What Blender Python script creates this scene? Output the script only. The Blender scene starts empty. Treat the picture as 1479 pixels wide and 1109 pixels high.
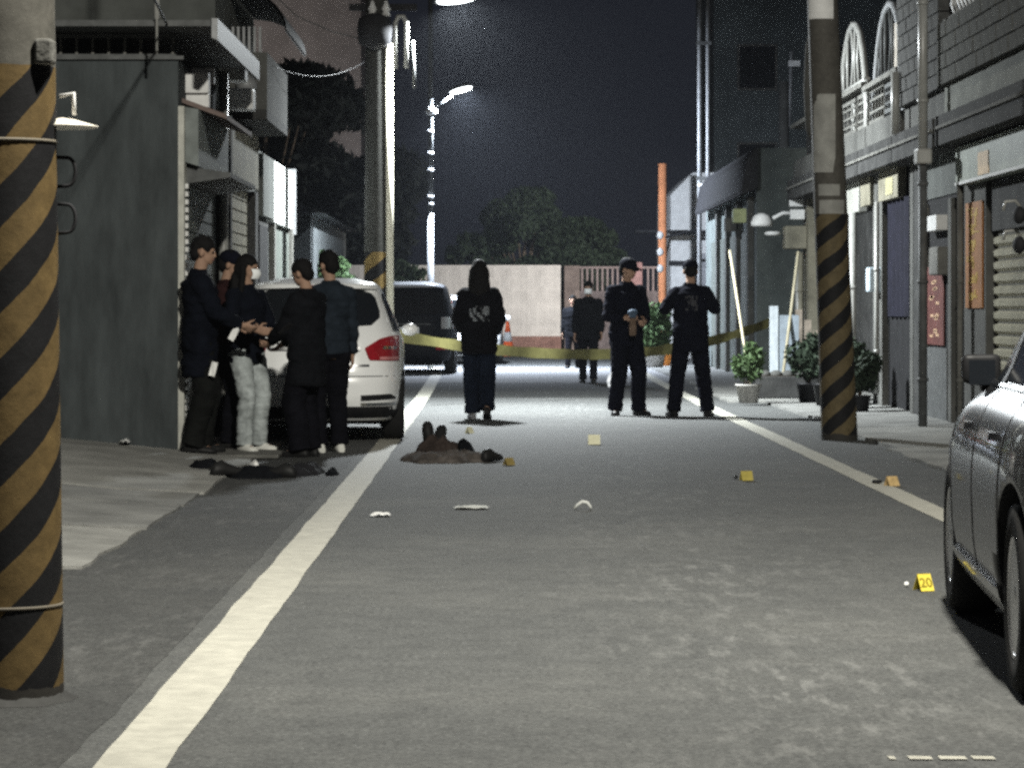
import bpy, bmesh, math, random
import numpy as np
from mathutils import Vector, Matrix, noise
random.seed(7); np.random.seed(7)
sc = bpy.context.scene
col = sc.collection
R = math.radians

# ------------------------------------------------------------------ camera
CAMH = 1.25; FPX = 4200.0; VX = 715.0; VY = 445.0     # lens in photo pixels, vanishing point
cd = bpy.data.cameras.new('camera'); cam = bpy.data.objects.new('camera', cd); col.objects.link(cam)
cam.location = (0, 0, CAMH); cam.rotation_euler = (R(90), 0, 0)
cd.sensor_width = 36.0; cd.lens = FPX / 1479 * 36.0
cd.shift_x = (739.5 - VX) / 1479; cd.shift_y = -(554.5 - VY) / 1479
cd.clip_start = 0.1; cd.clip_end = 2000
sc.camera = cam
# ------------------------------------------------------------------ night sky
w = bpy.data.worlds.new('World'); sc.world = w; w.use_nodes = True
nt = w.node_tree; bg = nt.nodes['Background']
sky = nt.nodes.new('ShaderNodeTexSky'); sky.sky_type = 'NISHITA'; sky.sun_disc = False
sky.sun_elevation = R(-8); sky.sun_rotation = R(200)
mixw = nt.nodes.new('ShaderNodeMix'); mixw.data_type = 'RGBA'; mixw.blend_type = 'ADD'
mixw.inputs[0].default_value = 1.0
mixw.inputs[7].default_value = (0.098, 0.112, 0.16, 1)
nt.links.new(sky.outputs[0], mixw.inputs[6]); nt.links.new(mixw.outputs[2], bg.inputs[0])
bg.inputs[1].default_value = 0.1
# ------------------------------------------------------------------ exposure / render
sc.view_settings.view_transform = 'Standard'; sc.view_settings.look = 'None'
sc.view_settings.gamma = 1; sc.view_settings.exposure = 0.1
sc.view_settings.use_curve_mapping = False
sc.render.engine = 'CYCLES'
sc.cycles.use_denoising = False
sc.cycles.filter_width = 2.7
sc.cycles.max_bounces = 6; sc.cycles.diffuse_bounces = 3; sc.cycles.glossy_bounces = 3
sc.cycles.transmission_bounces = 3; sc.cycles.volume_bounces = 0
sc.cycles.sample_clamp_indirect = 3.0
sc.cycles.caustics_reflective = False; sc.cycles.caustics_refractive = False

LAMP_NEAR = 2500.0; LAMP_MID = 2600.0; LAMP_FAR = 4200.0; LAMP_END = 2000.0; LAMP_SIDE = 330.0

def at(px, py, Y):
    s = FPX / Y
    return Vector(((px - VX) / s, Y, CAMH - (py - VY) / s))
def gnd(px, py):
    Y = FPX * CAMH / (py - VY)
    return Vector(((px - VX) * Y / FPX, Y, 0))

# ------------------------------------------------------------------ materials
MATS = {}
def mat(name, c, rough=0.7, metal=0.0, var=0.25, scale=6.0, bump=0.0, bscale=60.0, emit=None, estr=0.0, coat=0.0, alpha=1.0, trans=0.0, c2=None, detail=5, stretch=None):
    if name in MATS: return MATS[name]
    m = bpy.data.materials.new(name); m.use_nodes = True
    n = m.node_tree.nodes; l = m.node_tree.links
    b = n['Principled BSDF']
    b.inputs['Roughness'].default_value = rough; b.inputs['Metallic'].default_value = metal
    b.inputs['Coat Weight'].default_value = coat; b.inputs['Coat Roughness'].default_value = 0.05
    b.inputs['Transmission Weight'].default_value = trans
    b.inputs['Specular IOR Level'].default_value = 0.5 if (rough < 0.45 or coat > 0) else 0.12
    tc = n.new('ShaderNodeTexCoord'); src = tc.outputs['Object']
    if stretch:
        mp = n.new('ShaderNodeMapping'); mp.inputs['Scale'].default_value = stretch
        l.new(src, mp.inputs['Vector']); src = mp.outputs[0]
    if var > 0 or c2:
        ns = n.new('ShaderNodeTexNoise'); ns.inputs['Scale'].default_value = scale
        ns.inputs['Detail'].default_value = detail; ns.inputs['Roughness'].default_value = 0.65
        l.new(src, ns.inputs['Vector'])
        rp = n.new('ShaderNodeValToRGB'); rp.color_ramp.elements[0].position = 0.3; rp.color_ramp.elements[1].position = 0.72
        a = [x * (1 - var) for x in c]; d = c2 if c2 else [min(1, x * (1 + var)) for x in c]
        rp.color_ramp.elements[0].color = (*a, 1); rp.color_ramp.elements[1].color = (*d, 1)
        l.new(ns.outputs['Fac'], rp.inputs['Fac']); l.new(rp.outputs['Color'], b.inputs['Base Color'])
    else:
        b.inputs['Base Color'].default_value = (*c, 1)
    if bump > 0:
        nb = n.new('ShaderNodeTexNoise'); nb.inputs['Scale'].default_value = bscale; nb.inputs['Detail'].default_value = 4
        l.new(src, nb.inputs['Vector'])
        bp = n.new('ShaderNodeBump'); bp.inputs['Strength'].default_value = bump; bp.inputs['Distance'].default_value = 0.02
        l.new(nb.outputs['Fac'], bp.inputs['Height']); l.new(bp.outputs['Normal'], b.inputs['Normal'])
    if emit:
        b.inputs['Emission Color'].default_value = (*emit, 1); b.inputs['Emission Strength'].default_value = estr
    MATS[name] = m
    return m

def asphalt(name, base, worn, path=False):
    m = bpy.data.materials.new(name); m.use_nodes = True
    n = m.node_tree.nodes; l = m.node_tree.links; b = n['Principled BSDF']
    tc = n.new('ShaderNodeTexCoord')
    def nz(sc_, det, ro=0.6, vec=None):
        t = n.new('ShaderNodeTexNoise'); t.inputs['Scale'].default_value = sc_; t.inputs['Detail'].default_value = det
        t.inputs['Roughness'].default_value = ro; l.new(vec or tc.outputs['Object'], t.inputs['Vector']); return t.outputs['Fac']
    def ramp(f, p0, p1, c0=(0, 0, 0, 1), c1=(1, 1, 1, 1)):
        r = n.new('ShaderNodeValToRGB'); r.color_ramp.elements[0].position = p0; r.color_ramp.elements[1].position = p1
        r.color_ramp.elements[0].color = c0; r.color_ramp.elements[1].color = c1; l.new(f, r.inputs['Fac']); return r.outputs['Color']
    def mx(f, a, c, bl='MIX'):
        k = n.new('ShaderNodeMix'); k.data_type = 'RGBA'; k.blend_type = bl
        if isinstance(f, float): k.inputs[0].default_value = f
        else: l.new(f, k.inputs[0])
        for i, v in ((6, a), (7, c)):
            if isinstance(v, tuple): k.inputs[i].default_value = v
            else: l.new(v, k.inputs[i])
        return k.outputs[2]
    big = ramp(nz(0.5, 6, 0.62), 0.45, 0.66)
    mid = ramp(nz(3.2, 6, 0.7), 0.46, 0.74)
    patch = mx(0.55, big, mid, 'MULTIPLY')
    c = mx(patch, (*base, 1), (*worn, 1))
    grit = ramp(nz(48, 4, 0.85), 0.3, 0.72, (0.42, 0.42, 0.42, 1), (1.58, 1.58, 1.55, 1))
    c = mx(1.0, c, grit, 'MULTIPLY')
    blot = ramp(nz(6, 7, 0.75), 0.3, 0.72, (0.76, 0.76, 0.76, 1), (1.24, 1.24, 1.23, 1))
    c = mx(1.0, c, blot, 'MULTIPLY')
    # tyre-worn lane centre: chipped pale aggregate in streaks
    mp = n.new('ShaderNodeMapping'); mp.inputs['Scale'].default_value = (2.2, 0.5, 1); l.new(tc.outputs['Object'], mp.inputs['Vector'])
    chip = ramp(nz(5, 7, 0.78, mp.outputs[0]), 0.50, 0.66)
    chip2 = mx(1.0, chip, ramp(nz(0.36, 3), 0.42, 0.60), 'MULTIPLY')
    if path:   # paler wheel path along the middle of the lane
        sx = n.new('ShaderNodeSeparateXYZ'); l.new(tc.outputs['Object'], sx.inputs[0])
        mr = n.new('ShaderNodeMapRange'); mr.interpolation_type = 'SMOOTHSTEP'; mr.inputs[1].default_value = 1.15; mr.inputs[2].default_value = 0.0
        ab = n.new('ShaderNodeMath'); ab.operation = 'SUBTRACT'; ab.inputs[1].default_value = 1.05; l.new(sx.outputs['X'], ab.inputs[0])
        ab2 = n.new('ShaderNodeMath'); ab2.operation = 'ABSOLUTE'; l.new(ab.outputs[0], ab2.inputs[0]); l.new(ab2.outputs[0], mr.inputs[0])
        chip2 = mx(1.0, chip, mr.outputs[0], 'MULTIPLY')
        chip2 = mx(1.0, chip2, ramp(nz(0.6, 4), 0.36, 0.58), 'MULTIPLY')
    c = mx(chip2, c, (*[x * 1.45 for x in worn], 1))
    l.new(c, b.inputs['Base Color'])
    b.inputs['Roughness'].default_value = 0.8; b.inputs['Specular IOR Level'].default_value = 0.18
    bp = n.new('ShaderNodeBump'); bp.inputs['Strength'].default_value = 0.35; bp.inputs['Distance'].default_value = 0.01
    l.new(nz(110, 3, 0.7), bp.inputs['Height']); l.new(bp.outputs['Normal'], b.inputs['Normal'])
    return m

def striped(name, yellow, black, period, turns, z_hi, plain, lean=1):
    """black and yellow hazard paint wound round a concrete pole up to z_hi"""
    m = bpy.data.materials.new(name); m.use_nodes = True
    n = m.node_tree.nodes; l = m.node_tree.links; b = n['Principled BSDF']
    tc = n.new('ShaderNodeTexCoord'); sp = n.new('ShaderNodeSeparateXYZ'); l.new(tc.outputs['Object'], sp.inputs[0])
    def M(op, a, bb=None):
        k = n.new('ShaderNodeMath'); k.operation = op
        for i, v in enumerate((a, bb)):
            if v is None: continue
            if isinstance(v, (int, float)): k.inputs[i].default_value = v
            else: l.new(v, k.inputs[i])
        return k.outputs[0]
    ang = M('ARCTAN2', sp.outputs['X'], M('MULTIPLY', sp.outputs['Y'], -1.0))     # 0 towards -Y, + to the right
    ns = n.new('ShaderNodeTexNoise'); ns.inputs['Scale'].default_value = 6; ns.inputs['Detail'].default_value = 4; l.new(tc.outputs['Object'], ns.inputs[0])
    wob = M('MULTIPLY', M('SUBTRACT', ns.outputs['Fac'], 0.5), 0.12)
    ph = M('ADD', M('SUBTRACT', M('DIVIDE', sp.outputs['Z'], period), M('MULTIPLY', ang, turns / (2 * math.pi) * lean)), wob)
    st = M('GREATER_THAN', M('FRACT', M('ADD', ph, 50.0)), 0.5)
    k = n.new('ShaderNodeMix'); k.data_type = 'RGBA'; l.new(st, k.inputs[0]); k.inputs[6].default_value = (*yellow, 1); k.inputs[7].default_value = (*black, 1)
    hi = M('GREATER_THAN', M('ADD', sp.outputs['Z'], M('MULTIPLY', wob, 0.3)), z_hi)
    k2 = n.new('ShaderNodeMix'); k2.data_type = 'RGBA'; l.new(hi, k2.inputs[0]); l.new(k.outputs[2], k2.inputs[6]); k2.inputs[7].default_value = (*plain, 1)
    nd = n.new('ShaderNodeTexNoise'); nd.inputs['Scale'].default_value = 14; nd.inputs['Detail'].default_value = 8; nd.inputs['Roughness'].default_value = 0.75; l.new(tc.outputs['Object'], nd.inputs[0])
    rp = n.new('ShaderNodeValToRGB'); rp.color_ramp.elements[0].position = 0.3; rp.color_ramp.elements[1].position = 0.7
    rp.color_ramp.elements[0].color = (0.6, 0.6, 0.6, 1); rp.color_ramp.elements[1].color = (1.2, 1.2, 1.2, 1); l.new(nd.outputs['Fac'], rp.inputs[0])
    k3 = n.new('ShaderNodeMix'); k3.data_type = 'RGBA'; k3.blend_type = 'MULTIPLY'; k3.inputs[0].default_value = 1; l.new(k2.outputs[2], k3.inputs[6]); l.new(rp.outputs[0], k3.inputs[7])
    # scuffed base where paint is gone
    lo = M('LESS_THAN', M('ADD', sp.outputs['Z'], M('MULTIPLY', wob, 0.8)), 0.06)
    k4 = n.new('ShaderNodeMix'); k4.data_type = 'RGBA'; l.new(lo, k4.inputs[0]); l.new(k3.outputs[2], k4.inputs[6]); k4.inputs[7].default_value = (0.03, 0.028, 0.025, 1)
    l.new(k4.outputs[2], b.inputs['Base Color']); b.inputs['Roughness'].default_value = 0.7; b.inputs['Specular IOR Level'].default_value = 0.15
    bp = n.new('ShaderNodeBump'); bp.inputs['Strength'].default_value = 0.3; bp.inputs['Distance'].default_value = 0.01
    l.new(nd.outputs['Fac'], bp.inputs['Height']); l.new(bp.outputs['Normal'], b.inputs['Normal'])
    return m

def cloth(name, c, var=0.35, rough=0.95, logo=None):
    """woven cloth; logo = (x0,x1,z0,z1, ysign, colour): a flat print in object space"""
    if name in MATS: return MATS[name]
    m = mat(name, c, rough, 0, var, 9.0, 0.15, 220.0)
    m.node_tree.nodes['Principled BSDF'].inputs['Specular IOR Level'].default_value = 0.04
    if logo:
        n = m.node_tree.nodes; l = m.node_tree.links; b = n['Principled BSDF']
        x0, x1, z0, z1, ys, lc = logo
        tc = n.new('ShaderNodeTexCoord'); sp = n.new('ShaderNodeSeparateXYZ'); l.new(tc.outputs['Object'], sp.inputs[0])
        def M(op, a, bb):
            k = n.new('ShaderNodeMath'); k.operation = op
            for i, v in enumerate((a, bb)):
                if isinstance(v, (int, float)): k.inputs[i].default_value = v
                else: l.new(v, k.inputs[i])
            return k.outputs[0]
        f = M('MULTIPLY', M('GREATER_THAN', sp.outputs['X'], x0), M('LESS_THAN', sp.outputs['X'], x1))
        f = M('MULTIPLY', f, M('MULTIPLY', M('GREATER_THAN', sp.outputs['Z'], z0), M('LESS_THAN', sp.outputs['Z'], z1)))
        f = M('MULTIPLY', f, M('GREATER_THAN', M('MULTIPLY', sp.outputs['Y'], ys), 0.0))
        ns = n.new('ShaderNodeTexNoise'); ns.inputs['Scale'].default_value = 22; ns.inputs['Detail'].default_value = 2; l.new(tc.outputs['Object'], ns.inputs[0])
        f = M('MULTIPLY', f, M('GREATER_THAN', ns.outputs['Fac'], 0.5))
        src = b.inputs['Base Color'].links[0].from_socket
        k = n.new('ShaderNodeMix'); k.data_type = 'RGBA'; l.new(f, k.inputs[0]); l.new(src, k.inputs[6]); k.inputs[7].default_value = (*lc, 1)
        l.new(k.outputs[2], b.inputs['Base Color'])
    return m

# ------------------------------------------------------------------ mesh helpers
class MB:
    def __init__(s): s.v = []; s.f = []; s.sm = []
    def add(s, vs, fs, smooth=False):
        o = len(s.v); s.v += [tuple(x) for x in vs]
        for f in fs: s.f.append(tuple(i + o for i in f)); s.sm.append(smooth)
        return s
    def box(s, x0, x1, y0, y1, z0, z1):
        if x0 > x1: x0, x1 = x1, x0
        if y0 > y1: y0, y1 = y1, y0
        if z0 > z1: z0, z1 = z1, z0
        return s.add([(x0,y0,z0),(x1,y0,z0),(x1,y1,z0),(x0,y1,z0),(x0,y0,z1),(x1,y0,z1),(x1,y1,z1),(x0,y1,z1)],
                     [(0,3,2,1),(4,5,6,7),(0,1,5,4),(1,2,6,5),(2,3,7,6),(3,0,4,7)])
    def loft(s, rings, cap=True, smooth=True, closed=True):
        n = len(rings[0]); vs = [p for r in rings for p in r]; fs = []
        for i in range(len(rings) - 1):
            for j in range(n if closed else n - 1):
                k = (j + 1) % n
                fs.append((i*n+j, i*n+k, (i+1)*n+k, (i+1)*n+j))
        s.add(vs, fs, smooth)
        if cap and closed:
            o = len(s.v) - len(vs)
            s.f.append(tuple(o + j for j in reversed(range(n)))); s.sm.append(False)
            s.f.append(tuple(o + (len(rings)-1)*n + j for j in range(n))); s.sm.append(False)
        return s
    def tube(s, pts, rad, seg=10, cap=True, smooth=True):
        pts = [Vector(p) for p in pts]
        if not isinstance(rad, (list, tuple)): rad = [rad] * len(pts)
        rings = []; up = None
        for i, p in enumerate(pts):
            d = (pts[min(i+1, len(pts)-1)] - pts[max(i-1, 0)])
            if d.length < 1e-9: d = Vector((0, 0, 1))
            d.normalize()
            if up is None: up = Vector((0, 0, 1)) if abs(d.z) < 0.9 else Vector((1, 0, 0))
            a = d.cross(up); 
            if a.length < 1e-5: a = d.cross(Vector((0, 1, 0)))
            a.normalize(); b = a.cross(d).normalized(); up = b
            rings.append([p + (a * math.cos(t) + b * math.sin(t)) * rad[i] for t in [2*math.pi*k/seg for k in range(seg)]])
        # outward winding
        return s.loft([list(reversed(r)) for r in rings], cap, smooth)
    def capsule(s, p0, r0, p1, r1, seg=12):
        p0 = Vector(p0); p1 = Vector(p1); d = p1 - p0
        L = d.length
        if L < 1e-6: d = Vector((0, 0, 1)); 
        else: d = d / L
        pts = []; rad = []
        for a in (85, 60, 30, 0): pts.append(p0 - d * r0 * math.sin(R(a))); rad.append(r0 * math.cos(R(a)))
        for a in (0, 30, 60, 85): pts.append(p1 + d * r1 * math.sin(R(a))); rad.append(r1 * math.cos(R(a)))
        return s.tube(pts, rad, seg)
    def ell(s, c, r, M=None, seg=16, rings=10):
        c = Vector(c); rs = []
        for i in range(rings + 1):
            t = -math.pi/2 + math.pi * (i + 0.0) / rings
            t = max(-1.53, min(1.53, t))
            ring = []
            for k in range(seg):
                a = 2*math.pi*k/seg
                v = Vector((r[0]*math.cos(t)*math.cos(a), r[1]*math.cos(t)*math.sin(a), r[2]*math.sin(t)))
                if M: v = M @ v
                ring.append(c + v)
            rs.append(ring)
        return s.loft(rs)
    def lathe(s, prof, seg=20, c=(0,0,0), smooth=True):
        rs = [[(c[0]+r*math.cos(2*math.pi*k/seg), c[1]+r*math.sin(2*math.pi*k/seg), c[2]+z) for k in range(seg)] for r, z in prof]
        return s.loft(rs, True, smooth)
    def prism(s, poly, axis, a0, a1):
        """extrude polygon (2D list) along axis 0/1/2"""
        def P(u, v, a):
            return {0: (a, u, v), 1: (u, a, v), 2: (u, v, a)}[axis]
        n = len(poly); vs = [P(u, v, a0) for u, v in poly] + [P(u, v, a1) for u, v in poly]
        fs = [tuple(reversed(range(n))), tuple(range(n, 2*n))] + [(i, (i+1) % n, n + (i+1) % n, n + i) for i in range(n)]
        return s.add(vs, fs)
    def grid(s, P, nu, nv, smooth=True):
        vs = [P(i/nu, j/nv) for i in range(nu+1) for j in range(nv+1)]
        fs = [(i*(nv+1)+j, (i+1)*(nv+1)+j, (i+1)*(nv+1)+j+1, i*(nv+1)+j+1) for i in range(nu) for j in range(nv)]
        return s.add(vs, fs, smooth)
    def mesh(s, name, fixn=True):
        me = bpy.data.meshes.new(name); me.from_pydata(s.v, [], s.f); me.polygons.foreach_set('use_smooth', s.sm)
        if fixn:
            bm = bmesh.new(); bm.from_mesh(me); bmesh.ops.recalc_face_normals(bm, faces=bm.faces); bm.to_mesh(me); bm.free()
        return me
    def build(s, name, m, parent=None, bevel=0.0, fixn=True):
        me = s.mesh(name, fixn); o = bpy.data.objects.new(name, me); col.objects.link(o)
        if m: me.materials.append(m)
        if parent: o.parent = parent
        if bevel > 0:
            b = o.modifiers.new('bevel', 'BEVEL'); b.width = bevel; b.segments = 2; b.limit_method = 'ANGLE'
        return o

def tag(o, label=None, cat=None, group=None, kind=None):
    if label: o['label'] = label
    if cat: o['category'] = cat
    if group: o['group'] = group
    if kind: o['kind'] = kind
    return o
def thing(name, label, cat, loc=(0,0,0), rz=0, group=None):
    o = bpy.data.objects.new(name, None); col.objects.link(o); o.empty_display_size = 0.2
    o.location = loc; o.rotation_euler = (0, 0, rz)
    return tag(o, label, cat, group)
def copy_obj(o, parent=None, loc=None):
    c = o.copy(); col.objects.link(c)
    if parent: c.parent = parent
    if loc is not None: c.location = loc
    return c
def copy_tree(o, parent=None):
    c = o.copy(); col.objects.link(c); c.parent = parent
    for ch in list(o.children): copy_tree(ch, c)
    return c
def evaluated(o):
    dg = bpy.context.evaluated_depsgraph_get(); dg.update()
    return bpy.data.meshes.new_from_object(o.evaluated_get(dg))
def remesh(mb, name, m, parent, voxel, smooth=2, wrinkle=0.0, wscale=9.0, wst=(1,1,1), seed=0.0, fac=0.5):
    """fuse overlapping closed shapes into one continuous skin"""
    me = mb.mesh(name); o = bpy.data.objects.new(name, me); col.objects.link(o)
    r = o.modifiers.new('r', 'REMESH'); r.mode = 'VOXEL'; r.voxel_size = voxel
    if smooth: k = o.modifiers.new('s', 'SMOOTH'); k.factor = fac; k.iterations = smooth
    bpy.context.view_layer.update()
    ev = evaluated(o); o.modifiers.clear(); o.data = ev; bpy.data.meshes.remove(me); ev.name = name
    if wrinkle > 0:
        nv = len(ev.vertices); co = np.empty(nv*3, np.float32); ev.vertices.foreach_get('co', co)
        no = np.empty(nv*3, np.float32); ev.vertices.foreach_get('normal', no)
        co = co.reshape(-1, 3); no = no.reshape(-1, 3)
        d = np.array([noise.noise(Vector((p[0]*wst[0]*wscale+seed, p[1]*wst[1]*wscale, p[2]*wst[2]*wscale))) +
                      0.5*noise.noise(Vector((p[0]*wst[0]*wscale*2.3, p[1]*wst[1]*wscale*2.3+seed, p[2]*wst[2]*wscale*2.3))) for p in co], np.float32)
        co = co + no * d[:, None] * wrinkle
        ev.vertices.foreach_set('co', co.ravel()); ev.update()
    ev.polygons.foreach_set('use_smooth', [True]*len(ev.polygons))
    ev.materials.clear(); ev.materials.append(m)
    o.parent = parent
    return o

# ------------------------------------------------------------------ shared materials
CONC = mat('concrete', (0.08, 0.08, 0.075), 0.9, 0, 0.4, 1.8, 0.3, 40, detail=8)
CONC2 = mat('old_concrete', (0.13, 0.128, 0.118), 0.9, 0, 0.4, 3.2, 0.4, 30, detail=9)
DCONC = mat('dark_concrete', (0.042, 0.042, 0.041), 0.9, 0, 0.45, 3.0, 0.3, 30, detail=8)
BLOCKM = mat('grey_block', (0.085, 0.085, 0.077), 0.92, 0, 0.4, 5.0, 0.4, 50, detail=8)
DARKWALL = mat('dark_green_grey_render', (0.050, 0.057, 0.059), 0.85, 0, 0.45, 2.6, 0.3, 120, detail=10, stretch=(1.6,1.6,0.45))
GREYWALL = mat('grey_render', (0.085, 0.09, 0.085), 0.9, 0, 0.3, 2.5, 0.2, 60, detail=8)
CREAM = mat('cream_panel', (0.16, 0.15, 0.115), 0.6, 0, 0.35, 3.0, detail=6)
PALEGREEN = mat('pale_green_sign', (0.24, 0.265, 0.225), 0.5, 0, 0.35, 2.5, detail=6)
WHITEP = mat('white_paint', (0.58, 0.58, 0.57), 0.5, 0, 0.15, 6)
WHITESIGN = mat('white_sign_sheet', (0.50, 0.51, 0.50), 0.5, 0, 0.12, 2)
GALV = mat('galvanised_steel', (0.22, 0.225, 0.23), 0.5, 0.2, 0.25, 8)
STEELG = mat('grey_steel', (0.085, 0.088, 0.088), 0.6, 0.1, 0.35, 8)
IRON = mat('dark_iron', (0.022, 0.022, 0.024), 0.8, 0.0, 0.3, 8)
BLACKP = mat('black_plastic', (0.015, 0.015, 0.016), 0.45, 0, 0.2, 8)
RUBBER = mat('rubber', (0.018, 0.018, 0.018), 0.85, 0, 0.2, 12)
PVC = mat('white_pvc_pipe', (0.27, 0.27, 0.255), 0.35, 0, 0.15, 5)
GLASSD = mat('dark_window_glass', (0.012, 0.014, 0.017), 0.08, 0, 0, coat=0.5)
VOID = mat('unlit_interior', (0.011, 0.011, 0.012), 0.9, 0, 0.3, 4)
SHUTG = mat('grey_green_shutter', (0.10, 0.11, 0.10), 0.55, 0.1, 0.2, 3)
SHUTC = mat('cream_shutter', (0.20, 0.185, 0.14), 0.55, 0.1, 0.25, 3)
SHUTY = mat('yellowed_shutter_slat', (0.30, 0.28, 0.205), 0.55, 0.1, 0.2, 4, detail=6)
PAINTW = mat('worn_white_road_paint', (0.38, 0.37, 0.32), 0.7, 0, 0.2, 9, 0.1, 120, detail=9)
LEAF = mat('leaf_green', (0.020, 0.030, 0.018), 0.7, 0, 0.45, 1.2)
LEAFD = mat('leaf_dark', (0.007, 0.009, 0.008), 0.75, 0, 0.45, 1.2)
LEAFB = mat('leaf_bright', (0.046, 0.075, 0.03), 0.6, 0, 0.4, 3)
BARK = mat('bark', (0.07, 0.055, 0.04), 0.95, 0, 0.4, 8, 0.5, 30)
SOIL = mat('soil', (0.04, 0.032, 0.025), 1, 0, 0.4, 12)

# ------------------------------------------------------------------ ground and road
g = MB(); g.add([(-400,-120,-0.02),(400,-120,-0.02),(400,900,-0.02),(-400,900,-0.02)], [(0,1,2,3)])
tag(g.build('ground', DCONC), kind='structure')
ASPH = asphalt('lane_asphalt', (0.076, 0.078, 0.078), (0.112, 0.113, 0.110), True)
SHADEM = asphalt('painted_shade_asphalt', (0.036, 0.037, 0.037), (0.055, 0.055, 0.053)); PALER = asphalt('painted_lamplight_lane', (0.17, 0.172, 0.18), (0.24, 0.24, 0.245))  # base tones carry the far shadow band and the lamplight beyond it
road = MB(); road.add([(-3.6,-30,0),(5.4,-30,0),(5.4,62,0),(-3.6,62,0)], [(0,1,2,3)])
road.add([(-40,62,0),(40,62,0),(40,85.6,0),(-40,85.6,0)], [(0,1,2,3)])
road = tag(road.build('road', ASPH), kind='structure')

def ragged_line(name, path, w, jag=0.007, step=0.25, z=0.004):
    P = []; 
    for (x0, y0), (x1, y1) in zip(path[:-1], path[1:]):
        n = max(1, int((y1-y0)/step))
        for i in range(n): t = i/n; P.append((x0+(x1-x0)*t, y0+(y1-y0)*t))
    P.append(path[-1]); m = MB(); vs = []
    for i, (x, y) in enumerate(P):
        a = noise.noise(Vector((y*1.1, x, 3)))*jag*1.3 + random.uniform(-jag, jag)*0.4; b = noise.noise(Vector((y*0.9, x, 9)))*jag*1.3 + random.uniform(-jag, jag)*0.4
        vs += [(x - w/2 + a, y, z), (x + w/2 + b, y, z)]
    m.add(vs, [(2*i, 2*i+1, 2*i+3, 2*i+2) for i in range(len(P)-1)])
    return m.build(name, PAINTW, road)
ragged_line('edge_line', [(-1.0,-20),(-0.99,24),(-1.0,30),(-1.02,42),(-1.10,55),(-1.3,61)], 0.20)
ragged_line('edge_line', [(2.72,-20),(2.70,22),(2.70,38),(2.78,50),(2.9,61)], 0.18)
# worn stop-line dashes near the right kerb
for px0, px1 in ((1283,1297),(1312,1350),(1356,1400),(1404,1441)):
    a = gnd(px0, 1095); b = gnd(px1, 1100)
    m = MB(); m.add([(a.x,a.y-0.03,0.004),(b.x,a.y-0.035,0.004),(b.x,a.y+0.02,0.004),(a.x,a.y+0.03,0.004)], [(0,1,2,3)])
    m.build('painted_dash', PAINTW, road)
for nm, y0, y1, mm in (('painted_shade_band', 40.5, 48.6, SHADEM), ('painted_light_band', 48.6, 61.9, PALER)):  # shadow band and lamplit stretch put into the road colour
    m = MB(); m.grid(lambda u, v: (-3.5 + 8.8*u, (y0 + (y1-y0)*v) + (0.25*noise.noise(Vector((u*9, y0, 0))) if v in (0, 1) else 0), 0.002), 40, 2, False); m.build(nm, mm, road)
m = MB(); m.grid(lambda u, v: (-2.4 + (1.22 + 0.03*noise.noise(Vector((v*40, 3, 0))))*u if u == 1 else -2.4 + 1.22*u, 2 + 22.4*v, 0.002), 4, 90, False); m.build('asphalt_shoulder', asphalt('shoulder_asphalt', (0.050, 0.051, 0.051), (0.072, 0.072, 0.07)), road)
# tar seams
TAR = mat('tar_patch', (0.042, 0.042, 0.043), 0.7, 0, 0.3, 20, 0.2, 120)

# left forecourt slabs, ramping up towards the house
def zl(x): return 0.018 + max(0.0, -2.25 - x) * 0.10
def slab(name, x_in, x_out, y0, y1, zf, m, seed, nx=6, ny=14):
    def P(u, v):
        x = x_in + (x_out - x_in)*u; y = y0 + (y1 - y0)*v
        e = 0.05*noise.noise(Vector((y*1.6, seed, 0)))
        if u == 0: x += e
        if v == 0: y += 0.10*noise.noise(Vector((x*2.2, seed, 5)))
        return (x, y, zf(x) + 0.006*noise.noise(Vector((x*2, y*2, seed))))
    mb = MB(); mb.grid(P, nx, ny)
    # skirt on the road side and the near side
    n = ny + 1
    vs = mb.v[:n]; mb.add(vs + [(a, b, -0.03) for a, b, c in vs], [(i, i+1, n+i+1, n+i) for i in range(ny)])
    vs = [mb.v[i*n] for i in range(nx+1)]; k = len(vs)
    mb.add(vs + [(a, b, -0.03) for a, b, c in vs], [(i, i+1, k+i+1, k+i) for i in range(nx)])
    return mb.build(name, m)
SL1 = mat('slab_pale', (0.225, 0.224, 0.21), 0.9, 0, 0.4, 1.6, 0.4, 40, detail=9)
SL2 = mat('slab_mid', (0.165, 0.165, 0.157), 0.9, 0, 0.4, 1.6, 0.4, 40, detail=9)
pl = tag(bpy.data.objects.new('pavement', None), kind='structure'); col.objects.link(pl)
for i, (y0, y1, m) in enumerate(((13.9,16.2,SL1),(16.32,18.2,SL2),(18.32,19.4,SL2),(19.5,24.5,SL1),(24.5,37.8,SL2))):
    o = slab('concrete_slab', -1.97, -7.5, y0, y1, zl, m, i*3.1, 10, max(6, int((y1-y0)*4))); o.parent = pl
pr = tag(bpy.data.objects.new('pavement', None), kind='structure'); col.objects.link(pr)
zr = lambda x: 0.03 + max(0, x - 4.2)*0.04
for i, (y0, y1, x0, m) in enumerate(((14.0,21.8,3.42,SL2),(21.85,25.4,3.42,SL1),(25.46,29.9,3.5,SL1),(29.96,33.1,3.62,SL2),(33.16,38.4,3.55,SL2),(38.45,44.8,3.1,SL1),(44.85,62,3.2,SL2))):
    o = slab('concrete_slab', x0, 8.0, y0, y1, zr, m, 20+i*2.7, 8, max(6, int((y1-y0)*4))); o.parent = pr

# ------------------------------------------------------------------ left row of houses
FX = -2.67
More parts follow.
